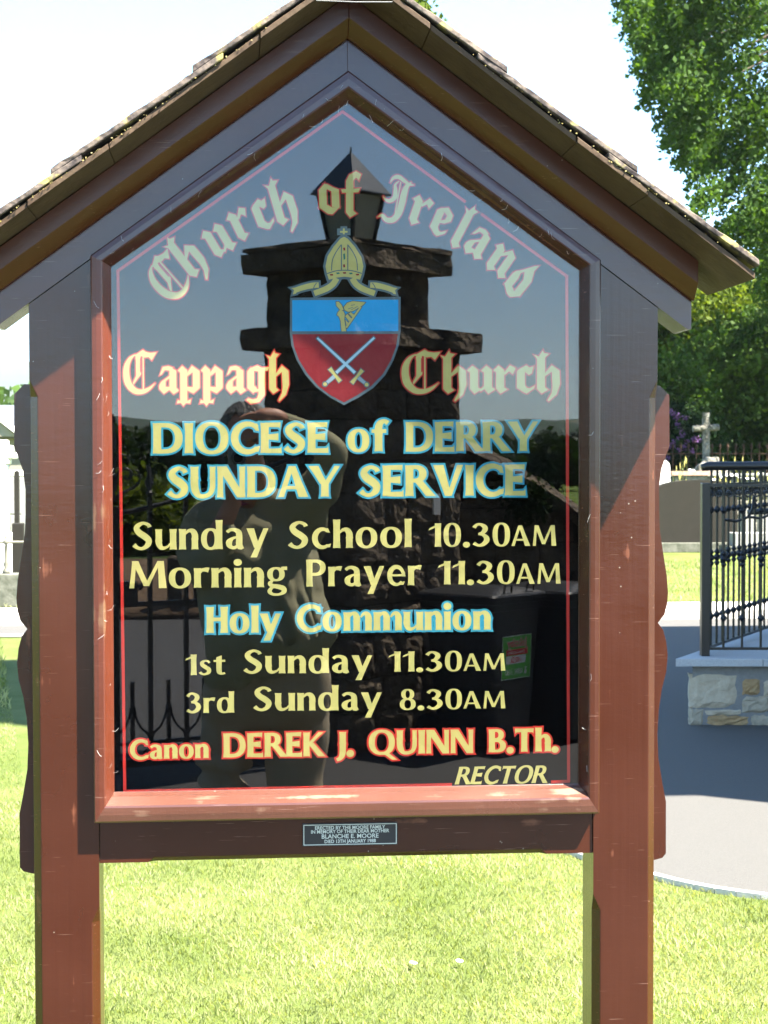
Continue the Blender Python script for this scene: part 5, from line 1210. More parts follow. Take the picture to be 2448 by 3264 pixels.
for (a1_, c1_, a2_, c2_) in ((-1, -1, 1, -1), (-1, -1, -1, 1), (1, 1, 1, -1), (1, 1, -1, 1)):
    b = MB(); f2 = lambda h_, z, a, c: (*[(U * a * h_ + V * c * h_)[k] for k in (0, 1)], z)
    b.add([f2(.086, .045, a1_, c1_), f2(.086, .045, a2_, c2_), f2(.128, .31, a2_, c2_), f2(.128, .31, a1_, c1_), f2(.082, .045, a1_, c1_), f2(.082, .045, a2_, c2_), f2(.124, .31, a2_, c2_), f2(.124, .31, a1_, c1_)], [(0, 1, 2, 3), (4, 7, 6, 5), (0, 4, 5, 1), (1, 5, 6, 2), (2, 6, 7, 3), (3, 7, 4, 0)])
    b.build('glass_pane', lgl, ln)
b = MB(); b.loft([sq(.140, .316), sq(.165, .318), sq(.165, .326), sq(.004, .565)]); b.build('pyramid_roof', ltop, ln)
b = MB(); b.lathe(0, 0, [(.004, .56), (.007, .575), (.002, .60)], 8); b.build('finial', lblk, ln)

# swept boundary wall to the right of the pillar
YWm = 7.55
wtop_px = [(1385, 1400), (1480, 1402), (1560, 1440), (1640, 1475), (1720, 1522), (1800, 1573), (1850, 1622), (1920, 1680), (2010, 1730), (2140, 1760), (2500, 1770)]
wt = [(mir(x, y, YWm).x, mir(x, y, YWm).z) for x, y in wtop_px]
bw = empty('boundary_wall', (wt[0][0], -YWm, 0), 'swept rough stone boundary wall curving down from the gate pillar, mirrored in the glass', 'wall')
wx = [p[0] - wt[0][0] for p in wt]; wz = [p[1] for p in wt]
def topz(x): return float(np.interp(x, wx, wz))
b = MB(); n = 26; rings = []
for i in range(n + 1):
    x = wx[0] + (wx[-1] - wx[0]) * i / n; z = topz(x) - .10; rings.append([(x, -.02, 0), (x, -.02, z), (x, -.5, z), (x, -.5, 0)])
b.loft(rings); b.build('mortar_core', dk_mort, bw)
r_ = random.Random(77); z = 0
while z < 1.65:
    h = r_.uniform(.16, .27); x = wx[0] + r_.uniform(-.1, .1)
    while x < 3.4:
        w = r_.uniform(.2, .5)
        if topz(x + w / 2) - .10 > z + h * .6:
            hh = min(h, topz(x + w / 2) - .1 - z)
            ob = block_mesh(w - .014, hh - .012, .07, .022, r_.randint(0, 9999), 4).build('stone', dk_st, bw); ob.location = (x + w / 2, .035, z); ob.rotation_euler = (0, 0, math.pi)
        x += w
    z += h
x = wx[0] + .02
while x < wx[-1] - .3:
    w = r_.uniform(.14, .26); za, zb_ = topz(x), topz(x + w); b = MB(); rings = []
    for i in range(5):
        t = i / 4; zz_ = za + (zb_ - za) * t; j = [r_.uniform(-.018, .018) for _ in range(6)]
        rings.append([(x + w * t, .10 + j[0], zz_ - .13), (x + w * t, .12 + j[1], zz_ - .06), (x + w * t, -.02 + j[2], zz_ + j[3]), (x + w * t, -.3, zz_ + .02 + j[4]), (x + w * t, -.55, zz_ - .1)])
    b.loft(rings); b.build('coping_stone', dk_st, bw); x += w + .008
# ivy tufts
tag(leaves('ivy', np.array([mir(1680 + dx, 1600 + dy, YWm - .16)[:] for dx, dy in np.random.default_rng(5).normal(size=(420, 2)) * (38, 32)]) + np.random.default_rng(6).normal(size=(420, 3)) * .02, .022, lg_dark, None, np.random.default_rng(8)), 'small dark ivy patch growing on the mirrored boundary wall', 'ivy', kind='stuff')

# wheelie bins
bin_m = mat('black bin plastic', (.016, .017, .019), .42, .5, noise=(25, .3), col2=(.024, .025, .027), bump=(260, .0004))
tyre = mat('black rubber', (.012, .012, .012), .7, .3)
def wheelie_bin(loc, label):
    r0 = empty('wheelie_bin', loc, label, 'wheelie bin', 'wheelie bins beside the mirrored gate pillar', rz=math.atan2(.71, .70) )
    # local frame: near top corner region; x = along the side going back-left is -x, front faces +x side
    w, d, h = .47, .52, .855
    def ring_(z, inset, x0=0, r=.03):
        pts = []
        X0, X1, Y0, Y1 = -d + inset * .8, -inset * .6, -w + inset, -inset
        for (cx1, cy1, a0) in ((X1 - r, Y1 - r, 0), (X0 + r, Y1 - r, 90), (X0 + r, Y0 + r, 180), (X1 - r, Y0 + r, 270)):
            for k in range(5): a = R(a0 + 22.5 * k); pts.append((cx1 + r * math.cos(a), cy1 + r * math.sin(a), z))
        return pts
    b = MB(); b.loft([ring_(.035, .075), ring_(.06, .07), ring_(h - .06, .012), ring_(h - .055, -.012), ring_(h - .02, -.014), ring_(h - .018, -.004), ring_(h, -.004)]); b.build('body', bin_m, r0, smooth=False)
    lid = MB(); lid.loft([ring_(h + .001, -.028, r=.04), ring_(h + .022, -.034, r=.045), ring_(h + .034, -.022, r=.045), ring_(h + .050, .04, r=.05), ring_(h + .066, .12, r=.05), ring_(h + .070, .16, r=.04)])
    lo = lid.build('lid', bin_m, r0)
    for yy in (-.34, -.13):
        b = MB(); b.tube([(.0, yy - .035, h + .045), (.005, yy - .03, h + .085), (.005, yy + .03, h + .085), (.0, yy + .035, h + .045)], .006, 8); b.build('lid_handle', bin_m, lo, smooth=True)
    b = MB(); b.tube([(-d - .05, -w + .08, h - .02), (-d - .05, -.08, h - .02)], .014, 8); b.build('push_handle', bin_m, r0)
    for yy in (-w - .01, -.035):
        b = MB(); rr_ = []
        for (ry, rr2) in ((0, .02), (0, .092), (.008, .1), (.037, .1), (.045, .092), (.045, .02)): rr_.append([(-d + .06 + rr2 * math.cos(a), yy + ry, .1 + rr2 * math.sin(a)) for a in [2 * math.pi * k / 20 for k in range(20)]])
        b.loft(rr_); b.build('wheel', tyre, r0, smooth=False)
    b = MB(); b.tube([(-d + .06, -w, .1), (-d + .06, 0, .1)], .012, 8); b.build('axle', bin_m, r0)
    return r0
bn1 = mir(1574, 2425, 6.36); bn1.z = 0
b1 = wheelie_bin(bn1, 'black wheelie bin with a green and red sticker on its front, mirrored in the glass')
bn2 = mir(1815, 2400, 6.6); bn2.z = 0
wheelie_bin(bn2, 'plain black wheelie bin without a sticker, mirrored at the right edge of the glass')
# sticker on the front of the first bin (front face looks along local +x, slightly leaning)
stk = MB(); lean = math.atan2((.075 - .012) * .6, .8)
sw2, sh2 = .27, .245; zs0 = .41
sg_m = mat('green sticker', (.13, .55, .07), .45, .4); sr_m = mat('red sticker print', (.8, .04, .05), .45, .4); swm = mat('white sticker print', (.75, .75, .73), .45, .4)
sroot = MB(); sroot.box(-sw2 / 2, sw2 / 2, -.001, 0, 0, sh2)
sticker = sroot.build('sticker', swm, b1)
sticker.rotation_euler = (-lean * 0 , 0, math.pi / 2); sticker.location = (-.012 - .0, -.235, zs0)
# place just proud of the tapering body: at height z the front is at x = -inset*.6
zmid = zs0 + sh2 / 2; ins = .07 + (.012 - .07) * ((zs0 - .06) / (.855 - .12)); ins1 = .07 + (.012 - .07) * ((zs0 + sh2 - .06) / (.855 - .12))
sticker.location.x = -ins * .6 + .003; tilt = math.atan2((ins - ins1) * .6, sh2); sticker.rotation_euler = (tilt, 0, math.pi / 2)
def spanel(name, x0, x1, z0, z1, mt, y=-.0016):
    m_ = MB(); m_.box(x0, x1, y - .0004, y, z0, z1); return m_.build(name, mt, sticker)
spanel('green_panel', -.131, .131, .004, sh2 - .004, sg_m)
spanel('white_panel', -.085, .10, .085, .130, swm, -.0024)
spanel('red_panel', -.10, .10, .134, .168, sr_m, -.0024)
def stext(body, x, z, size, mt, width, y=-.0032, bold=.0): 
    return ftext(body, x, y, z, size, mt, sticker, width=width, depth=.0001, bold=bold)
stext('Jakoby', 0, .182, .068, swm, .196, y=-.0030, bold=.0032); stext('Jakoby', 0, .182, .068, sr_m, .190, y=-.0036, bold=.0006)
stext('Containerdienst', .01, .142, .026, swm, .165); stext('HEIZÖL', .01, .094, .036, sr_m, .105, bold=.0008)
stext('06841 5100', .022, .025, .046, swm, .160, bold=.0004)
b = MB(); b.box(-.098, -.076, -.0030, -.0026, .022, .042); b.box(-.093, -.081, -.0030, -.0026, .042, .052); b.box(-.100, -.074, -.0030, -.0026, .0545, .061); b.build('telephone_symbol', swm, sticker)
ftext('SCHIEFER', .0, -.0006, sh2 + .008, .022, mat('worn grey print', (.14, .10, .10), .6), sticker, width=.12, depth=.0001)
# bits of litter at the foot of the pillar
tw_ = mat('pale broken slate', (.3, .3, .28), .8)
p = mir(1275, 2436, 6.35); b = MB(); b.box(-.05, .05, -.03, .03, 0, .02); lt_ = b.build('broken_slate', tw_, None, Vector((p.x, p.y, 0.01))); tag(lt_, 'small piece of pale slate lying on the asphalt at the foot of the pillar', 'stone')

# ---- wrought iron gate
iron = mat('black painted wrought iron', (.022, .022, .024), .38, .5, noise=(40, .3), col2=(.035, .035, .035), bump=(60, .001))
g0 = mir(364, 2430, 5.75); gd_ = Vector((.915, -.40, 0)).normalized()
gt = empty('iron_gate', (g0.x, g0.y, 0), 'black wrought iron gate with spear finials and scrolls, mirrored left of the man', 'gate', rz=math.atan2(gd_.y, gd_.x))
zof = lambda py, d=8.75: EYE + (1458 - py) / F * d
b = MB(); b.box(-.024, .024, -.024, .024, .05, zof(1622)); b.build('stile', iron, gt)
b = MB(); b.box(-.032, .032, -.032, .032, zof(1634), zof(1612)); b.build('stile_cap', iron, gt)
LG = 1.05
for (z, t, nm) in ((zof(1919, 8.85), .013, 'lock_rail'), (.10, .022, 'bottom_rail'), (.20, .010, 'lower_rail')):
    b = MB(); b.box(.024, LG, -.012, .012, z - t, z + t); b.build(nm, iron, gt)
xs = [.196 * k for k in range(1, 6)]
archz = lambda x: zof(1647) + .30 * (x / LG) ** 1.35 + .02
b = MB(); b.tube([(x, 0, archz(x)) for x in np.linspace(.02, LG, 16)], .012, 8); b.build('arched_rail', iron, gt, smooth=True)
for k, x in enumerate(xs):
    top = archz(x) + (.05 if k % 2 == 0 else -.01)
    b = MB(); b.box(x - .0105, x + .0105, -.0105, .0105, .12, top); bar_ = b.build('bar', iron, gt)
    if k % 2 == 0:
        b = MB(); b.lathe(x, 0, [(.008, top), (.019, top + .012), (.019, top + .024), (.008, top + .036)], 10); b.loft([[(x - .006, 0, top + .03), (x, .006, top + .03), (x + .006, 0, top + .03), (x, -.006, top + .03)], [(x - .026, 0, top + .075), (x, .009, top + .075), (x + .026, 0, top + .075), (x, -.009, top + .075)], [(x - .001, 0, top + .165), (x, .001, top + .165), (x + .001, 0, top + .165), (x, -.001, top + .165)]]); b.build('spear_finial', iron, bar_)
    xm = x - .098
    b = MB(); b.box(xm - .009, xm + .009, -.009, .009, .12, zof(2172)); b.build('dog_bar', iron, gt)
    b = MB()
    for s_ in (-1, 1): b.tube(catmull([(xm + s_ * .012, 0, zof(2255)), (xm + s_ * .018, 0, zof(2285)), (xm + s_ * .045, 0, zof(2320)), (xm + s_ * .085, 0, zof(2345)), (xm + s_ * .088, 0, zof(2385))], 4), .007, 6)
    b.build('tulip_brace', iron, gt, smooth=True)
b = MB(); b.box(LG - .02, LG + .02, -.02, .02, .05, archz(LG)); b.build('stile', iron, gt)
def spiral(cx1, cz1, r0, turns, a0, sgn=1, n=26, taper=.75):
    return [(cx1 + r0 * (1 - taper * t) * math.cos(a0 + sgn * turns * 2 * math.pi * t), 0, cz1 + r0 * (1 - taper * t) * math.sin(a0 + sgn * turns * 2 * math.pi * t)) for t in [i / n for i in range(n + 1)]]
x_at = lambda px: (mir(px, 1500, 5.75).x - g0.x) / gd_.x
sc_ = [[(365, 1595), (372, 1580), (400, 1562), (425, 1552), (440, 1535), (443, 1515), (436, 1500), (430, 1500)], [(366, 1560), (368, 1530), (378, 1500), (395, 1492), (412, 1498), (416, 1512), (408, 1526), (398, 1524), (396, 1517), (400, 1514)],
       [(364, 1530), (363, 1490), (368, 1460), (382, 1448), (400, 1452), (410, 1468)], [(362, 1600), (360, 1500), (360, 1420)]]
for s_ in sc_:
    pts = catmull([(x_at(px), 0, zof(py)) for px, py in s_], 5); n = len(pts); b = MB(); b.tube(pts, [.009 * (1 - .5 * k / n) for k in range(n)], 6); b.build('scroll', iron, gt, smooth=True)
b = MB(); px_ = x_at(361)
pr = [(.006, zof(1440))]
for k in range(5): z = zof(1435 - 16 * k); pr += [(.010, z), (.019 - .002 * k, z + .008), (.010, z + .018)]
pr += [(.006, zof(1350)), (.014, zof(1340)), (.012, zof(1328)), (.002, zof(1320))]
b.lathe(px_, 0, pr, 10); b.build('beaded_finial', iron, gt, smooth=True)
b = MB(); b.box(.03, .12, -.03, .03, zof(1925), zof(1850)); b.tube([(.12, 0, zof(1870)), (.17, -.02, zof(1860)), (.16, -.05, zof(1880))], .010, 6); b.build('lock_case', iron, gt)

# ---- verge, bank, posts, shrubs and fields beyond the road
soil = mat('bare brown soil', (0.096, 0.06, 0.036), .95, .2, noise=(2.5, .2), col2=(0.156, 0.108, 0.066), bump=(14, .06))
rough_g = mat('rough verge grass', (0.0405, 0.0765, 0.0162), .95, .1, noise=(1.2, .15), col2=(0.081, 0.126, 0.0315), bump=(20, .08))
b = MB(); n = 60; rings = []
r_ = random.Random(3)
for i in range(n + 1):
    x = -14 + 30 * i / n; rings.append([(x, -14.5 + r_.uniform(-.06, .06), -.02), (x, -15.1 + r_.uniform(-.1, .1), .12 + r_.uniform(-.03, .03)), (x, -16.6, .32 + r_.uniform(-.04, .04)), (x, -18.2, .42), (x, -18.4, -.05)])
b.loft(rings, cap=False); tag(b.build('soil_bank', soil, smooth=True), kind='structure')
sheet('verge', [(-14, -18.2), (16, -18.2), (20, -40), (-24, -40)], .35, rough_g)
sheet('meadow', [(-24, -40), (20, -40), (400, -400), (-400, -400)], .02, mat('meadow grass', (.075, .12, .022), .95, .1, noise=(.08, .2), col2=(.12, .17, .035)))
wp = mat('weathered fence post', (0.084, 0.063, 0.042), .9, .2, noise=(20, .2), col2=(0.14, 0.112, 0.077))
for px, pt, pb__ in ((557, 1790, 1885), (640, 1800, 1890)):
    d_ = 15.1; q = mir(px, 1458, d_); b = MB(); b.lathe(0, 0, [(.085, .0), (.085, EYE + (1458 - pt) / F * (d_ + 3)), (.06, EYE + (1458 - pt) / F * (d_ + 3) + .02)], 10)
    tag(b.build('fence_post', wp, None, Vector((q.x, q.y, .05)), smooth=False), ('round timber fence post standing in the soil bank, mirrored beyond the iron gate' if px < 600 else 'second timber post in the soil bank, hidden behind the man in the mirror image'), 'fence post')
def tree_m(label, cat, blobs, Y, mt, leafsize, seed, name='tree', group=None):
    rng_ = np.random.default_rng(seed); sc = (Y + DIST) / F; bx = sum(b_[0] for b_ in blobs) / len(blobs); base = mir(bx, 1458, Y); base.z = .0
    root = empty(name, base, label, cat, group); C2 = []
    for (px, py, rx, ry, dp, n) in blobs:
        p = mir(px, py, Y) - base; r = (rx * sc, dp, ry * sc); C2.append(blob(rng_, tuple(p), r, n, max(10, int(n / 60)), .28 * min(r[0], r[2]) ** .6 + .05))
    leaves('crown', np.concatenate(C2), leafsize, mt, root, rng_)
    limb_mesh((0, 0, 0), [tuple(mir(b_[0], b_[1], Y) - base) for b_ in blobs[:6]], .12, 'trunk', root); return root
tree_m('leafy roadside bush seen mirrored through the iron gate', 'bush', [(420, 1640, 70, 90, .9, 3600), (490, 1640, 75, 95, .9, 3800), (400, 1740, 80, 80, .9, 2800), (560, 1690, 60, 90, .9, 2200), (470, 1740, 110, 60, .8, 2800), (360, 1600, 60, 100, .9, 1500)], 21, lg_bright, .065, 41, 'bush')
tree_m('round dark hedgerow tree mirrored beside the right edge of the glass', 'tree', [(1770, 1450, 48, 62, 2.2, 3000), (1745, 1490, 45, 45, 2, 1600), (1800, 1490, 50, 50, 2, 1800)], 80, lg_dark, .20, 42)
far_l = lambda label, px0, px1, Y, h, n, seed, mt=lg_dark, ls=.26: far_belt(label, mir(px0, 1458, Y).x, mir(px1, 1458, Y).x, -Y, h, n, mt, seed, ls)
far_l('tall dark belt of trees across the meadow, mirrored above the iron gate', 180, 760, 95, 3.7, 12000, 43)
tree_m('tall dark tree rising from the belt, mirrored left of the man', 'tree', [(500, 1450, 70, 60, 3, 3000), (440, 1480, 80, 50, 3, 2200)], 92, lg_dark, .22, 44)
far_l('lower hedgerow trees across the meadow, mirrored right of the pillar', 1380, 2100, 105, 3.1, 10000, 45)
far_l('hedges and woods on the distant mirrored hillside', -200, 2600, 420, 9.5, 14000, 46, lg_dark, 1.0)
fields2 = field_mat('dark wooded hill fields', [(0.024, 0.048, 0.02), (0.04, 0.072, 0.024), (0.112, 0.104, 0.048), (0.02, 0.04, 0.016), (0.04, 0.064, 0.024)], .004)
def hzm(py, d): return EYE + (1458 - py) / F * d
x0_, x1_ = mir(0, 1458, 1500).x, mir(2448, 1458, 1500).x
def prof_m(x):
    u = (x - x0_) / (x1_ - x0_) * 2448
    return float(np.interp(u, [-600, 0, 250, 420, 700, 1100, 1560, 1840, 2448, 3200], [hzm(p_, 1503) for p_ in (1360, 1345, 1330, 1322, 1345, 1350, 1342, 1338, 1350, 1370)])) + 2.5 * math.sin(x * .03) + 1.2 * math.sin(x * .11)
hill('mirrored_hills', x0_ - 500, x1_ + 500, -1500, 1000, prof_m, fields2)
# ------------------------------------------------------------------ the photographer (seen mirrored), holding the compact camera upright
man = empty('person', (.06, -3.22, 0), 'grey haired man in khaki sweater photographing himself, hand over his brow, mirrored in the glass', 'person')
MO = Vector((.06, -3.22, 0))
def PM(px, py, depth): return mir(px, py, depth) - MO     # depth: distance of the point behind the glass
skin = mat('tanned skin', (.50, .235, .15), .5, .4, noise=(30, .25), col2=(.60, .31, .20), bump=(150, .0006))
hairm = mat('grey curly hair', (.20, .19, .17), .85, .2, noise=(80, .12), col2=(.42, .40, .36), bump=(120, .01))
sweat = mat('khaki knitted sweater', (.34, .32, .20), .95, .1, noise=(14, .2), col2=(.43, .40, .26), bump=(300, .002))
trou = mat('beige cotton trousers', (.44, .36, .25), .9, .15, noise=(8, .2), col2=(.50, .42, .30), bump=(160, .001))
pinkm = mat('pink collar', (.42, .10, .14), .85, .2)
def ell(c, rx, ry, n=28, ex=2.3, tilt=0.0, wob=None):
    out = []
    for i in range(n):
        a = 2 * math.pi * i / n; cc, ss = math.cos(a), math.sin(a); k = (abs(cc) ** ex + abs(ss) ** ex) ** (-1 / ex); w = 1 + (wob(a) if wob else 0)
        out.append((c[0] + rx * cc * k * w, c[1] + ry * ss * k * w, c[2] + tilt * rx * cc * k))
    return out
def remeshed(b, name, mt, parent, vox, smooth_it=4):
    o = link(name, b.mesh(name), mt, parent)
    r = o.modifiers.new('remesh', 'REMESH'); r.mode = 'VOXEL'; r.voxel_size = vox; r.use_smooth_shade = True
    s = o.modifiers.new('smooth', 'SMOOTH'); s.factor = .5; s.iterations = smooth_it
    bpy.context.view_layer.update(); dg = bpy.context.evaluated_depsgraph_get(); me = bpy.data.meshes.new_from_object(o.evaluated_get(dg))
    old = o.data; o.modifiers.clear(); o.data = me; me.name = name; bpy.data.meshes.remove(old)
    if not me.materials: me.materials.append(mt)
    me.polygons.foreach_set('use_smooth', [True] * len(me.polygons)); return o
def limb(b, pts, rs, n=14): 
    c = catmull([(*p, r) for p, r in zip(pts, rs)], 5); b.tube([q[:3] for q in c], [q[3] for q in c], n)
    for p, r in ((pts[0], rs[0]), (pts[-1], rs[-1])):
        b.loft([[(p[0] + r * math.sin(t) * math.cos(a), p[1] + r * math.sin(t) * math.sin(a), p[2] + r * math.cos(t)) for a in [2 * math.pi * j / 10 for j in range(10)]] for t in (.3, .8, 1.3, 1.8, 2.3, 2.85)])

# joints (photograph pixel, distance behind the glass plane)
hd = PM(782, 1412, 3.19)
shR = PM(955, 1625, 3.25); elR = PM(1055, 1440, 3.22); wrR = PM(912, 1352, 3.12)
shL = PM(640, 1665, 3.25); elL = PM(640, 1830, 3.12); wrL = PM(742, 1600, 3.07)
# body: one continuous skin surface (head, neck, forearms, hands, torso, legs)
b = MB()
# head: skull, jaw, cheeks, nose, ears
hc = Vector(hd)
for (dx, dy, dz, rx, ry, rz) in ((0, -.015, .03, .080, .100, .105), (0, .012, -.035, .066, .080, .085), (0, .035, -.095, .040, .045, .035), (-.035, .055, -.03, .028, .026, .03), (.035, .055, -.03, .028, .026, .03), (0, .075, .035, .055, .022, .02), (-.082, -.01, -.01, .012, .02, .034), (.082, -.01, -.01, .012, .02, .034)):
    b.loft([[(hc.x + dx + rx * math.sin(t) * math.cos(a), hc.y + dy + ry * math.sin(t) * math.sin(a), hc.z + dz + rz * math.cos(t)) for a in [2 * math.pi * j / 18 for j in range(18)]] for t in [.12 + (3.02 - .12) * k / 11 for k in range(12)]])
limb(b, [tuple(hc + Vector((0, .082, .012))), tuple(hc + Vector((0, .105, -.03)))], [.012, .018], 8)
limb(b, [tuple(hc + Vector((-.024, .083, -.076))), tuple(hc + Vector((0, .092, -.072))), tuple(hc + Vector((.024, .083, -.076)))], [.006, .009, .006], 8)
limb(b, [tuple(hc + Vector((-.02, .082, -.088))), tuple(hc + Vector((0, .088, -.09))), tuple(hc + Vector((.02, .082, -.088)))], [.006, .009, .006], 8)
nk = PM(820, 1610, 3.28)
limb(b, [tuple(hc + Vector((.01, -.02, -.07))), tuple(nk), tuple(nk + Vector((0, -.02, -.08)))], [.058, .060, .075])
hips = PM(850, 2110, 3.20); chest = PM(815, 1760, 3.27)
limb(b, [tuple(nk + Vector((0, -.02, -.08))), tuple(chest), tuple(hips)], [.10, .13, .13])
limb(b, [tuple(chest + Vector((0, 0, .08))), tuple(shR), tuple(elR)], [.07, .055, .042]); limb(b, [tuple(elR), tuple((elR + wrR) / 2), tuple(wrR)], [.044, .040, .030])
limb(b, [tuple(chest + Vector((0, 0, .08))), tuple(shL), tuple(elL)], [.07, .055, .042]); limb(b, [tuple(elL), tuple((elL + wrL) / 2 + Vector((0, .02, 0))), tuple(wrL)], [.044, .040, .030])
knL = PM(720, 2440, 3.25); ftL = Vector((knL.x - .005, knL.y - .02, .10)); knR = PM(942, 2450, 3.25); ftR = Vector((knR.x - .005, knR.y - .02, .10))
for k_, f_, hx in ((knL, ftL, -.09), (knR, ftR, .09)): limb(b, [tuple(hips + Vector((hx, 0, -.02))), tuple(k_), tuple(f_)], [.08, .045, .034])
# shading hand (right): palm over the brow, fingers reaching across to the left and curling down round the camera
pR = PM(860, 1338, 3.09)
limb(b, [tuple(wrR), tuple(PM(880, 1335, 3.10)), tuple(PM(838, 1333, 3.085))], [.030, .037, .036]); limb(b, [tuple(wrR + Vector((0, .01, -.02))), tuple(PM(850, 1352, 3.07))], [.026, .028])
for (tips_, r0) in (([(838, 1322), (800, 1322), (768, 1335), (752, 1362)], .0105), ([(838, 1334), (795, 1336), (760, 1352), (741, 1385)], .0108), ([(836, 1345), (795, 1352), (764, 1372), (748, 1402)], .0103), ([(834, 1355), (802, 1368), (780, 1388), (766, 1408)], .0090)):
    limb(b, [tuple(PM(x, y, 3.075 - .008 * i)) for i, (x, y) in enumerate(tips_)], [r0 * 1.15, r0, r0 * .95, r0 * .78], 9)
limb(b, [tuple(PM(862, 1352, 3.08)), tuple(PM(832, 1375, 3.06)), tuple(PM(806, 1392, 3.05)), tuple(PM(788, 1400, 3.045))], [.016, .013, .011, .009], 9)
# holding hand (left): grips the lower end of the upright camera
limb(b, [tuple(wrL), tuple(PM(740, 1555, 3.06)), tuple(PM(742, 1525, 3.058))], [.030, .034, .030])
for (tips_, r0) in (([(722, 1530), (722, 1505), (742, 1492), (760, 1496)], .010), ([(728, 1540), (732, 1518), (752, 1505), (772, 1508)], .010), ([(735, 1552), (742, 1530), (760, 1520), (778, 1522)], .0095), ([(742, 1562), (750, 1545), (765, 1536), (780, 1538)], .0085)):
    limb(b, [tuple(PM(x, y, dd)) for (x, y), dd in zip(tips_, (3.06, 3.035, 3.022, 3.03))], [r0 * 1.1, r0, r0 * .95, r0 * .8], 9)
limb(b, [tuple(PM(715, 1540, 3.075)), tuple(PM(712, 1512, 3.075)), tuple(PM(722, 1485, 3.07))], [.013, .011, .009], 9)
body = remeshed(b, 'body', skin, man, .0052, 3)
# eyes and brows
b = MB()
for s_ in (-1, 1):
    b.loft([[(hc.x + s_ * .03 + .013 * math.sin(t) * math.cos(a), hc.y + .066 + .013 * math.sin(t) * math.sin(a), hc.z + .012 + .012 * math.cos(t)) for a in [2 * math.pi * j / 12 for j in range(12)]] for t in [.2 + 2.75 * k / 7 for k in range(8)]])
b.build('eyes', mat('eye white and iris', (.25, .22, .2), .2), man, smooth=True)['kind'] = 'stuff'
# hair: cap of curls
rng = np.random.default_rng(9); b = MB()
for i in range(520):
    t = math.acos(rng.uniform(.02, 1)); a = rng.uniform(0, 2 * math.pi)
    d = Vector((math.sin(t) * math.cos(a), math.sin(t) * math.sin(a), math.cos(t)))
    if d.y > .55 and d.z < .62: continue
    c = hc + Vector((0, -.018, .03)) + Vector((d.x * .088, d.y * .106, d.z * .112)); r = rng.uniform(.008, .015)
    b.loft([[(c.x + r * math.sin(q) * math.cos(w), c.y + r * math.sin(q) * math.sin(w), c.z + r * math.cos(q)) for w in (0, 1.26, 2.5, 3.77, 5.03)] for q in (.4, 1.5, 2.7)])
for s_ in (-1, 1):
    for i in range(60):
        c = hc + Vector((s_ * (.078 + rng.uniform(-.004, .004)), rng.uniform(-.06, .02), rng.uniform(-.04, .05))); r = .010
        b.loft([[(c.x + r * math.sin(q) * math.cos(w), c.y + r * math.sin(q) * math.sin(w), c.z + r * math.cos(q)) for w in (0, 1.26, 2.5, 3.77, 5.03)] for q in (.4, 1.5, 2.7)])
hair = b.build('hair', hairm, man); hair['kind'] = 'stuff'
# sweater: torso, both sleeves, ribbed hem, neckband
def row(py, pxl, pxr, d, ry):
    L_ = PM(pxl, py, d); Rr_ = PM(pxr, py, d); return ((L_.x + Rr_.x) / 2, L_.y, L_.z), (Rr_.x - L_.x) / 2, ry
b = MB(); rings = []
def folds(a, amp): return amp * (1.3 * math.sin(11 * a + .6) + .8 * math.sin(17 * a + 2.0)) * max(.15, math.cos(a - .6))
for (py, l_, r_, ry, amp, d_) in ((1618, 745, 880, .075, 0, 3.280), (1640, 690, 925, .10, .0, 3.280), (1675, 640, 975, .125, .01, 3.269), (1720, 628, 1000, .14, .02, 3.256), (1780, 620, 1012, .155, .03, 3.238), (1850, 625, 1016, .165, .035, 3.217), (1920, 632, 1020, .172, .035, 3.196), (1990, 638, 1034, .178, .03, 3.175), (2040, 645, 1060, .175, .022, 3.160), (2062, 655, 1074, .168, .01, 3.160), (2090, 665, 1062, .160, 0, 3.160), (2125, 672, 1040, .155, 0, 3.160), (2150, 676, 1030, .15, 0, 3.160)):
    c, rx, ry2 = row(py, l_, r_, d_, ry); rings.append(ell(c, rx, ry2, 64, 2.35, tilt=.28 if py > 2030 else .28 * max(0, (py - 1800) / 230), wob=lambda a, amp=amp: folds(a, amp)))
b.loft(rings)
limb(b, [tuple(shR + Vector((-.03, 0, 0))), tuple(PM(1015, 1560, 3.24)), tuple(PM(1052, 1470, 3.22)), tuple(PM(1048, 1432, 3.20)), tuple(PM(990, 1390, 3.16)), tuple(PM(925, 1362, 3.13))], [.085, .076, .060, .060, .052, .043], 20)
limb(b, [tuple(shR + Vector((-.10, 0, .01))), tuple(PM(985, 1640, 3.25)), tuple(PM(1000, 1720, 3.26))], [.07, .075, .03], 16)
limb(b, [tuple(shL + Vector((.06, 0, .01))), tuple(PM(640, 1690, 3.22)), tuple(PM(628, 1770, 3.16)), tuple(PM(650, 1822, 3.10)), tuple(PM(690, 1745, 3.08)), tuple(PM(712, 1695, 3.075))], [.085, .080, .070, .062, .052, .046], 20)
sw = remeshed(b, 'sweater', sweat, man, .0085, 3)
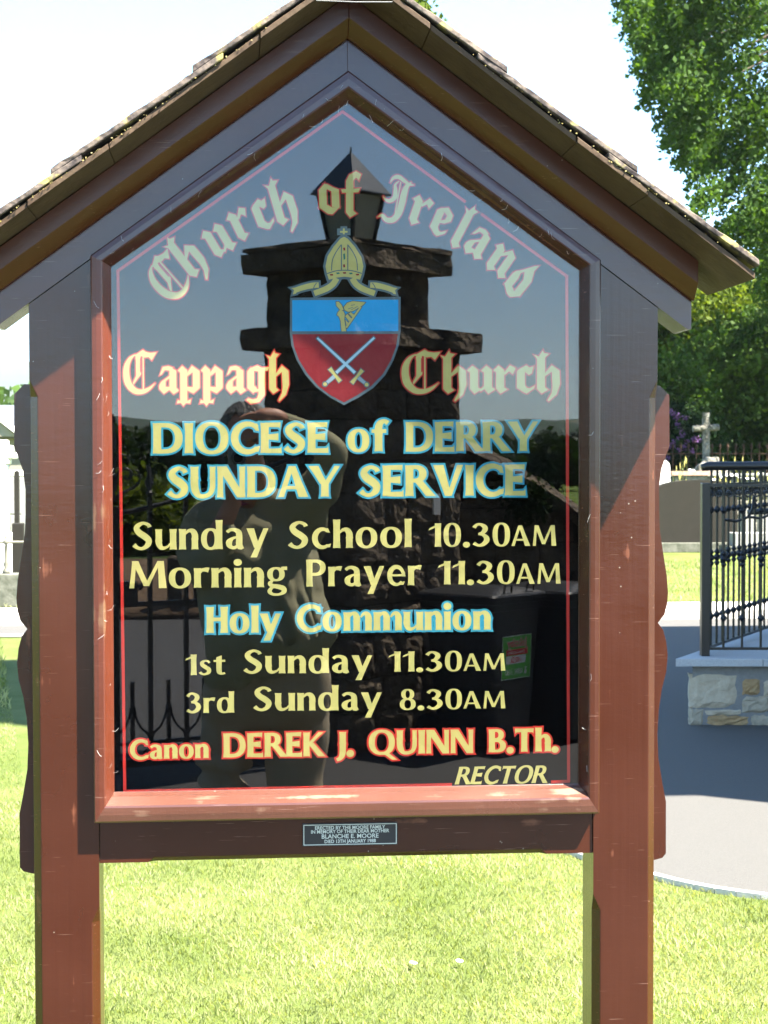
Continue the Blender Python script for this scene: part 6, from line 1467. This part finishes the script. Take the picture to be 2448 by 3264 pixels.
# knitted folds pushed into the surface
me = sw.data; co = np.empty(len(me.vertices) * 3, np.float32); me.vertices.foreach_get('co', co); co = co.reshape(-1, 3); no = np.empty(len(me.vertices) * 3, np.float32); me.vertices.foreach_get('normal', no); no = no.reshape(-1, 3)
lo = np.clip((1.40 - co[:, 2]) * 3, 0, 1)
wx_ = co[:, 0] * 46 + 2.2 * np.sin(co[:, 2] * 5.3 + 1) + 1.1 * np.sin(co[:, 1] * 17)
f_ = lo * (.016 * np.sin(wx_) ** 3 + .008 * np.sin(wx_ * 1.9 + 2)) + (1 - lo) * .0035 * np.sin(co[:, 2] * 30 + 25 * co[:, 0] + 2 * np.sin(co[:, 1] * 20)) + .0012 * np.sin(co[:, 2] * 90 + 60 * co[:, 0])
f_ += .008 * np.exp(-((co[:, 2] - .98 - .35 * co[:, 0]) / .03) ** 2) * np.sin(co[:, 0] * 20)
co += no * f_[:, None]; me.vertices.foreach_set('co', co.ravel()); me.update()
def rib_band(path, r, name, w, n=40, amp=.003):
    pass
# ribbed hem
b = MB(); rings = []
for k, (py, g) in enumerate(((2062, .006), (2085, .012), (2110, .012), (2135, .006))):
    l_, r_ = np.interp(py, [2062, 2150], [652, 672]), np.interp(py, [2062, 2150], [1078, 1034]); c, rx, ry2 = row(py, l_, r_, 3.165, np.interp(py, [2062, 2150], [.172, .155]))
    rings.append(ell(c, rx + g, ry2 + g, 240, 2.35, tilt=.30, wob=lambda a: .006 * math.sin(80 * a)))
b.loft(rings, cap=False); b.build('ribbed_hem', sweat, sw)
b = MB(); n = 60; q0 = PM(925, 1362, 3.13); q1 = PM(905, 1352, 3.115); t_ = (q1 - q0).normalized(); nn = t_.orthogonal().normalized(); bb = t_.cross(nn); rings = []
for k in range(5): c = q0 + (q1 - q0) * (k / 4 * 1.4); rings.append([c + (nn * math.cos(2 * math.pi * j / n) + bb * math.sin(2 * math.pi * j / n)) * (.046 - .002 * k + .0015 * math.sin(15 * 2 * math.pi * j / n)) for j in range(n)])
b.loft(rings, cap=False); b.build('cuff', sweat, sw)
b = MB(); rings = []
for k in range(5): c = nk + Vector((.0, -.01, -.045 + .013 * k)); rings.append([(c.x + (.078 - .002 * k) * math.cos(a), c.y + .005 + (.072 - .002 * k) * math.sin(a), c.z - .02 * math.sin(a)) for a in [2 * math.pi * j / 40 for j in range(40)]])
b.loft(rings, cap=False); b.build('neckband', sweat, sw)
b = MB()
for s_, tip in ((1, PM(858, 1602, 3.20)), (-1, PM(775, 1612, 3.20))):
    a0 = nk + Vector((s_ * .062, -.03, .045)); a1 = nk + Vector((s_ * .028, .06, .005)); b.add([a0, a1, tip, a0 + Vector((s_ * .02, .01, -.03)), a0 + Vector((0, -.004, 0)), a1 + Vector((0, -.004, 0)), tip + Vector((0, -.004, 0)), a0 + Vector((s_ * .02, .006, -.03))], [(0, 1, 2, 3), (7, 6, 5, 4), (0, 4, 5, 1), (1, 5, 6, 2), (2, 6, 7, 3), (3, 7, 4, 0)])
b.build('collar', pinkm, man)['kind'] = 'stuff'
# trousers
b = MB(); rings = []
for (py, l_, r_, ry) in ((2105, 668, 1044, .148), (2160, 652, 1056, .155), (2220, 642, 1062, .158), (2270, 650, 1050, .140), (2310, 680, 1025, .105), (2335, 720, 985, .06)):
    c, rx, ry2 = row(py, l_, r_, float(np.interp(py, [2105, 2340], [3.175, 3.22])), ry); rings.append(ell(c, rx, ry2, 48, 2.4))
b.loft(rings)
for (pts, rs) in ((((748, 2235), (724, 2400), (718, 2480), (722, 2560)), (.118, .100, .082, .080)), (((955, 2235), (948, 2400), (940, 2480), (938, 2560)), (.120, .112, .104, .10))):
    P3 = [tuple(PM(x, y, 3.25)) for x, y in pts]; e_ = P3[-1]; limb(b, P3 + [(e_[0] - .005, e_[1] - .02, .35), (e_[0] - .005, e_[1] - .02, .07)], list(rs) + [.082, .088], 20)
tr = remeshed(b, 'trousers', trou, man, .009, 3)
me = tr.data; co = np.empty(len(me.vertices) * 3, np.float32); me.vertices.foreach_get('co', co); co = co.reshape(-1, 3); no = np.empty(len(me.vertices) * 3, np.float32); me.vertices.foreach_get('normal', no); no = no.reshape(-1, 3)
kn = np.exp(-((co[:, 2] - .50) / .10) ** 2) * (co[:, 0] < .02)
f_ = .004 * np.sin(co[:, 0] * 50 + 3 * np.sin(co[:, 2] * 6)) + .004 * np.sin(co[:, 2] * 24 + co[:, 0] * 20) + kn * (.016 * np.sin(co[:, 2] * 75 + 14 * co[:, 0]) + .012 * np.sin(co[:, 0] * 60 + co[:, 2] * 25))
co += no * f_[:, None]; me.vertices.foreach_set('co', co.ravel()); me.update()
shoe = mat('brown leather shoe', (.08, .045, .025), .4)
for k_ in (PM(722, 2560, 3.25), PM(938, 2560, 3.25)):
    b = MB(); b.loft([[(k_.x + .048 * w_ * math.cos(a), k_.y + y_, .012 + h_ * (.5 + .5 * math.sin(a))) for a in [2 * math.pi * j / 14 for j in range(14)]] for y_, w_, h_ in ((-.11, .6, .06), (-.08, .9, .09), (0, 1, .10), (.09, 1, .07), (.15, .95, .055), (.18, .5, .035))]); b.build('shoe', shoe, man, smooth=True)

# compact camera held upright; the picture is taken through its lens
silver = mat('silver camera shell', (.30, .31, .33), .35, .5, .5); lensg = mat('dark lens glass', (.004, .004, .006), .05, .8)
cmr = empty('compact_camera', (0, -DIST - .006, EYE), 'silver compact camera held upright by the man, mirrored in the glass', 'camera')
b = MB(); b.box(-.036, .026, -.030, -.006, -.045, .062); b.build('body', silver, cmr, bevel=.004)
def yring(r, y, n=32): return [(r * math.cos(2 * math.pi * j / n), y, r * math.sin(2 * math.pi * j / n)) for j in range(n)]
b = MB(); b.loft([yring(.026, -.008), yring(.026, -.002), yring(.0235, 0), yring(.019, 0), yring(.017, -.003), yring(.016, -.006)], cap=False); b.build('lens_barrel', mat('grey lens barrel', (.14, .15, .15), .35, .5, .4), cmr, smooth=False)
b = MB(); b.loft([yring(.016, -.0055), yring(.010, -.0045), yring(.001, -.004)]); b.build('lens_glass', lensg, cmr, smooth=True)
# ------------------------------------------------------------------ grass blades on the lawn, daisies
def grass(name, pts, hmin, hmax, w, mt, seed, label, lean=.35):
    rng = np.random.default_rng(seed); n = len(pts); h = rng.uniform(hmin, hmax, (n, 1)); a = rng.uniform(0, 2 * math.pi, n); d = np.stack([np.cos(a), np.sin(a), np.zeros(n)], 1)
    l = rng.normal(size=(n, 2)) * lean; up_ = np.concatenate([l, np.ones((n, 1))], 1) * h
    V = np.stack([pts - d * w, pts + d * w, pts + up_ * .55 + d * w * .7, pts + up_ + np.concatenate([l, np.zeros((n, 1))], 1) * h * .5, pts + up_ * .55 - d * w * .7], 1).reshape(-1, 3)
    me = bpy.data.meshes.new(name); me.vertices.add(5 * n); me.vertices.foreach_set('co', V.astype(np.float32).ravel())
    me.loops.add(5 * n); me.loops.foreach_set('vertex_index', np.arange(5 * n, dtype=np.int32)); me.polygons.add(n); me.polygons.foreach_set('loop_start', np.arange(0, 5 * n, 5, dtype=np.int32)); me.update(calc_edges=True); me.validate()
    return tag(link(name, me, mt), label, 'grass', kind='stuff')
def in_drive(x, y):
    ys = np.array([e_[1] for e_ in edge[::1]]); 
    # left/near boundary of the drive: x as a function of y for y between 1.5 and 13.2
    xe = np.interp(y, ys, [e_[0] for e_ in edge]); return (x > xe - .03) & (y < 14.2)
gm = leaf_mat('fresh lawn blades', (.11, .155, .045), (.33, .34, .19), .42)
for n_ in gm.node_tree.nodes:
    if n_.type == 'TEX_NOISE': n_.inputs['Scale'].default_value = 1.1; n_.inputs['Detail'].default_value = 4
    if n_.type == 'MATH': n_.inputs[1].default_value = .35
    if n_.type == 'MAP_RANGE': n_.inputs['From Min'].default_value = .40; n_.inputs['From Max'].default_value = .62; n_.inputs['To Max'].default_value = .75
rng = np.random.default_rng(55); P_ = []
for (ya, yb, dens) in ((1.2, 3.2, 8200), (3.2, 5.4, 5600), (5.4, 8.5, 2400), (8.5, 13.1, 650), (15.15, 24, 170)):
    area_x0, area_x1 = -1.3 - (ya + 3) * .17, 1.0 + (yb + 3) * .34; n = int((yb - ya) * (area_x1 - area_x0) * dens)
    x = rng.uniform(area_x0, area_x1, n); y = rng.uniform(ya, yb, n); fr = (y + 3)
    vis = (x > -.152 * fr - .25) & (x < .318 * fr + .25)
    if yb <= 5.4: pass
    else: vis &= (x < -.152 * fr + .25 + .0) | (x > .235 * fr) | (y > 15)
    if ya >= 5.4 and ya < 15: vis &= (x < -.05 * fr)
    x, y = x[vis], y[vis]; k = ~in_drive(x, y) if ya < 14 else np.ones(len(x), bool)
    P_.append(np.stack([x[k], y[k], np.zeros(k.sum())], 1))
near = np.concatenate(P_[:3]); far_ = np.concatenate(P_[3:])
grass('lawn_grass', near, .009, .024, .0018, gm, 61, 'short mown grass blades of the bright lawn under the notice board')
grass('far_lawn_grass', far_, .03, .06, .006, gm, 62, 'mown grass blades of the lawn further back in the graveyard')
# small daisies
pet = mat('daisy petals', (.82, .82, .80), .7); yel = mat('daisy centre', (.7, .5, .05), .8)
me = None
dl = iter(('largest white daisy, in the lawn near the bottom middle', 'small white daisy in the lawn between the posts, right of the largest one'))
for (px, py) in ((1318, 3068), (1465, 3062)):
    d = fw + rt * ((px - PW / 2) / F) + up * ((PH / 2 - py) / F); p = CAM + d * ((.026 - EYE) / d.z)
    if me is None:
        b = MB(); b.add([(0, 0, .004)] + [(.014 * math.cos(a) * (1 if i % 2 else .55), .014 * math.sin(a) * (1 if i % 2 else .55), .0) for i, a in enumerate([math.pi * k / 10 for k in range(20)])], [(0, i + 1, (i + 1) % 20 + 1) for i in range(20)]); me = b.mesh('daisy'); me.materials.append(pet)
    o = bpy.data.objects.new('daisy', me); col.objects.link(o); o.location = p; o.rotation_euler = (R(12), 0, random.random() * 3)
    tag(o, next(dl), 'daisy', 'daisies scattered in the lawn')
# ------------------------------------------------------------------ summer air
hb = MB(); hb.box(-6500, 6500, -6500, 6500, -40, 340)
hz_ = hb.build('haze', None); hm = bpy.data.materials.new('summer haze'); hm.use_nodes = True; hn = hm.node_tree.nodes
hn.remove(hn['Principled BSDF']); pv = hn.new('ShaderNodeVolumePrincipled'); pv.inputs['Density'].default_value = .00013; pv.inputs['Color'].default_value = (.86, .93, 1, 1); pv.inputs['Anisotropy'].default_value = .3
hm.node_tree.links.new(pv.outputs[0], [n for n in hn if n.type == 'OUTPUT_MATERIAL'][0].inputs['Volume']); hz_.data.materials.append(hm)
tag(hz_, 'thin pale summer haze over the distant hills', 'haze', kind='stuff')
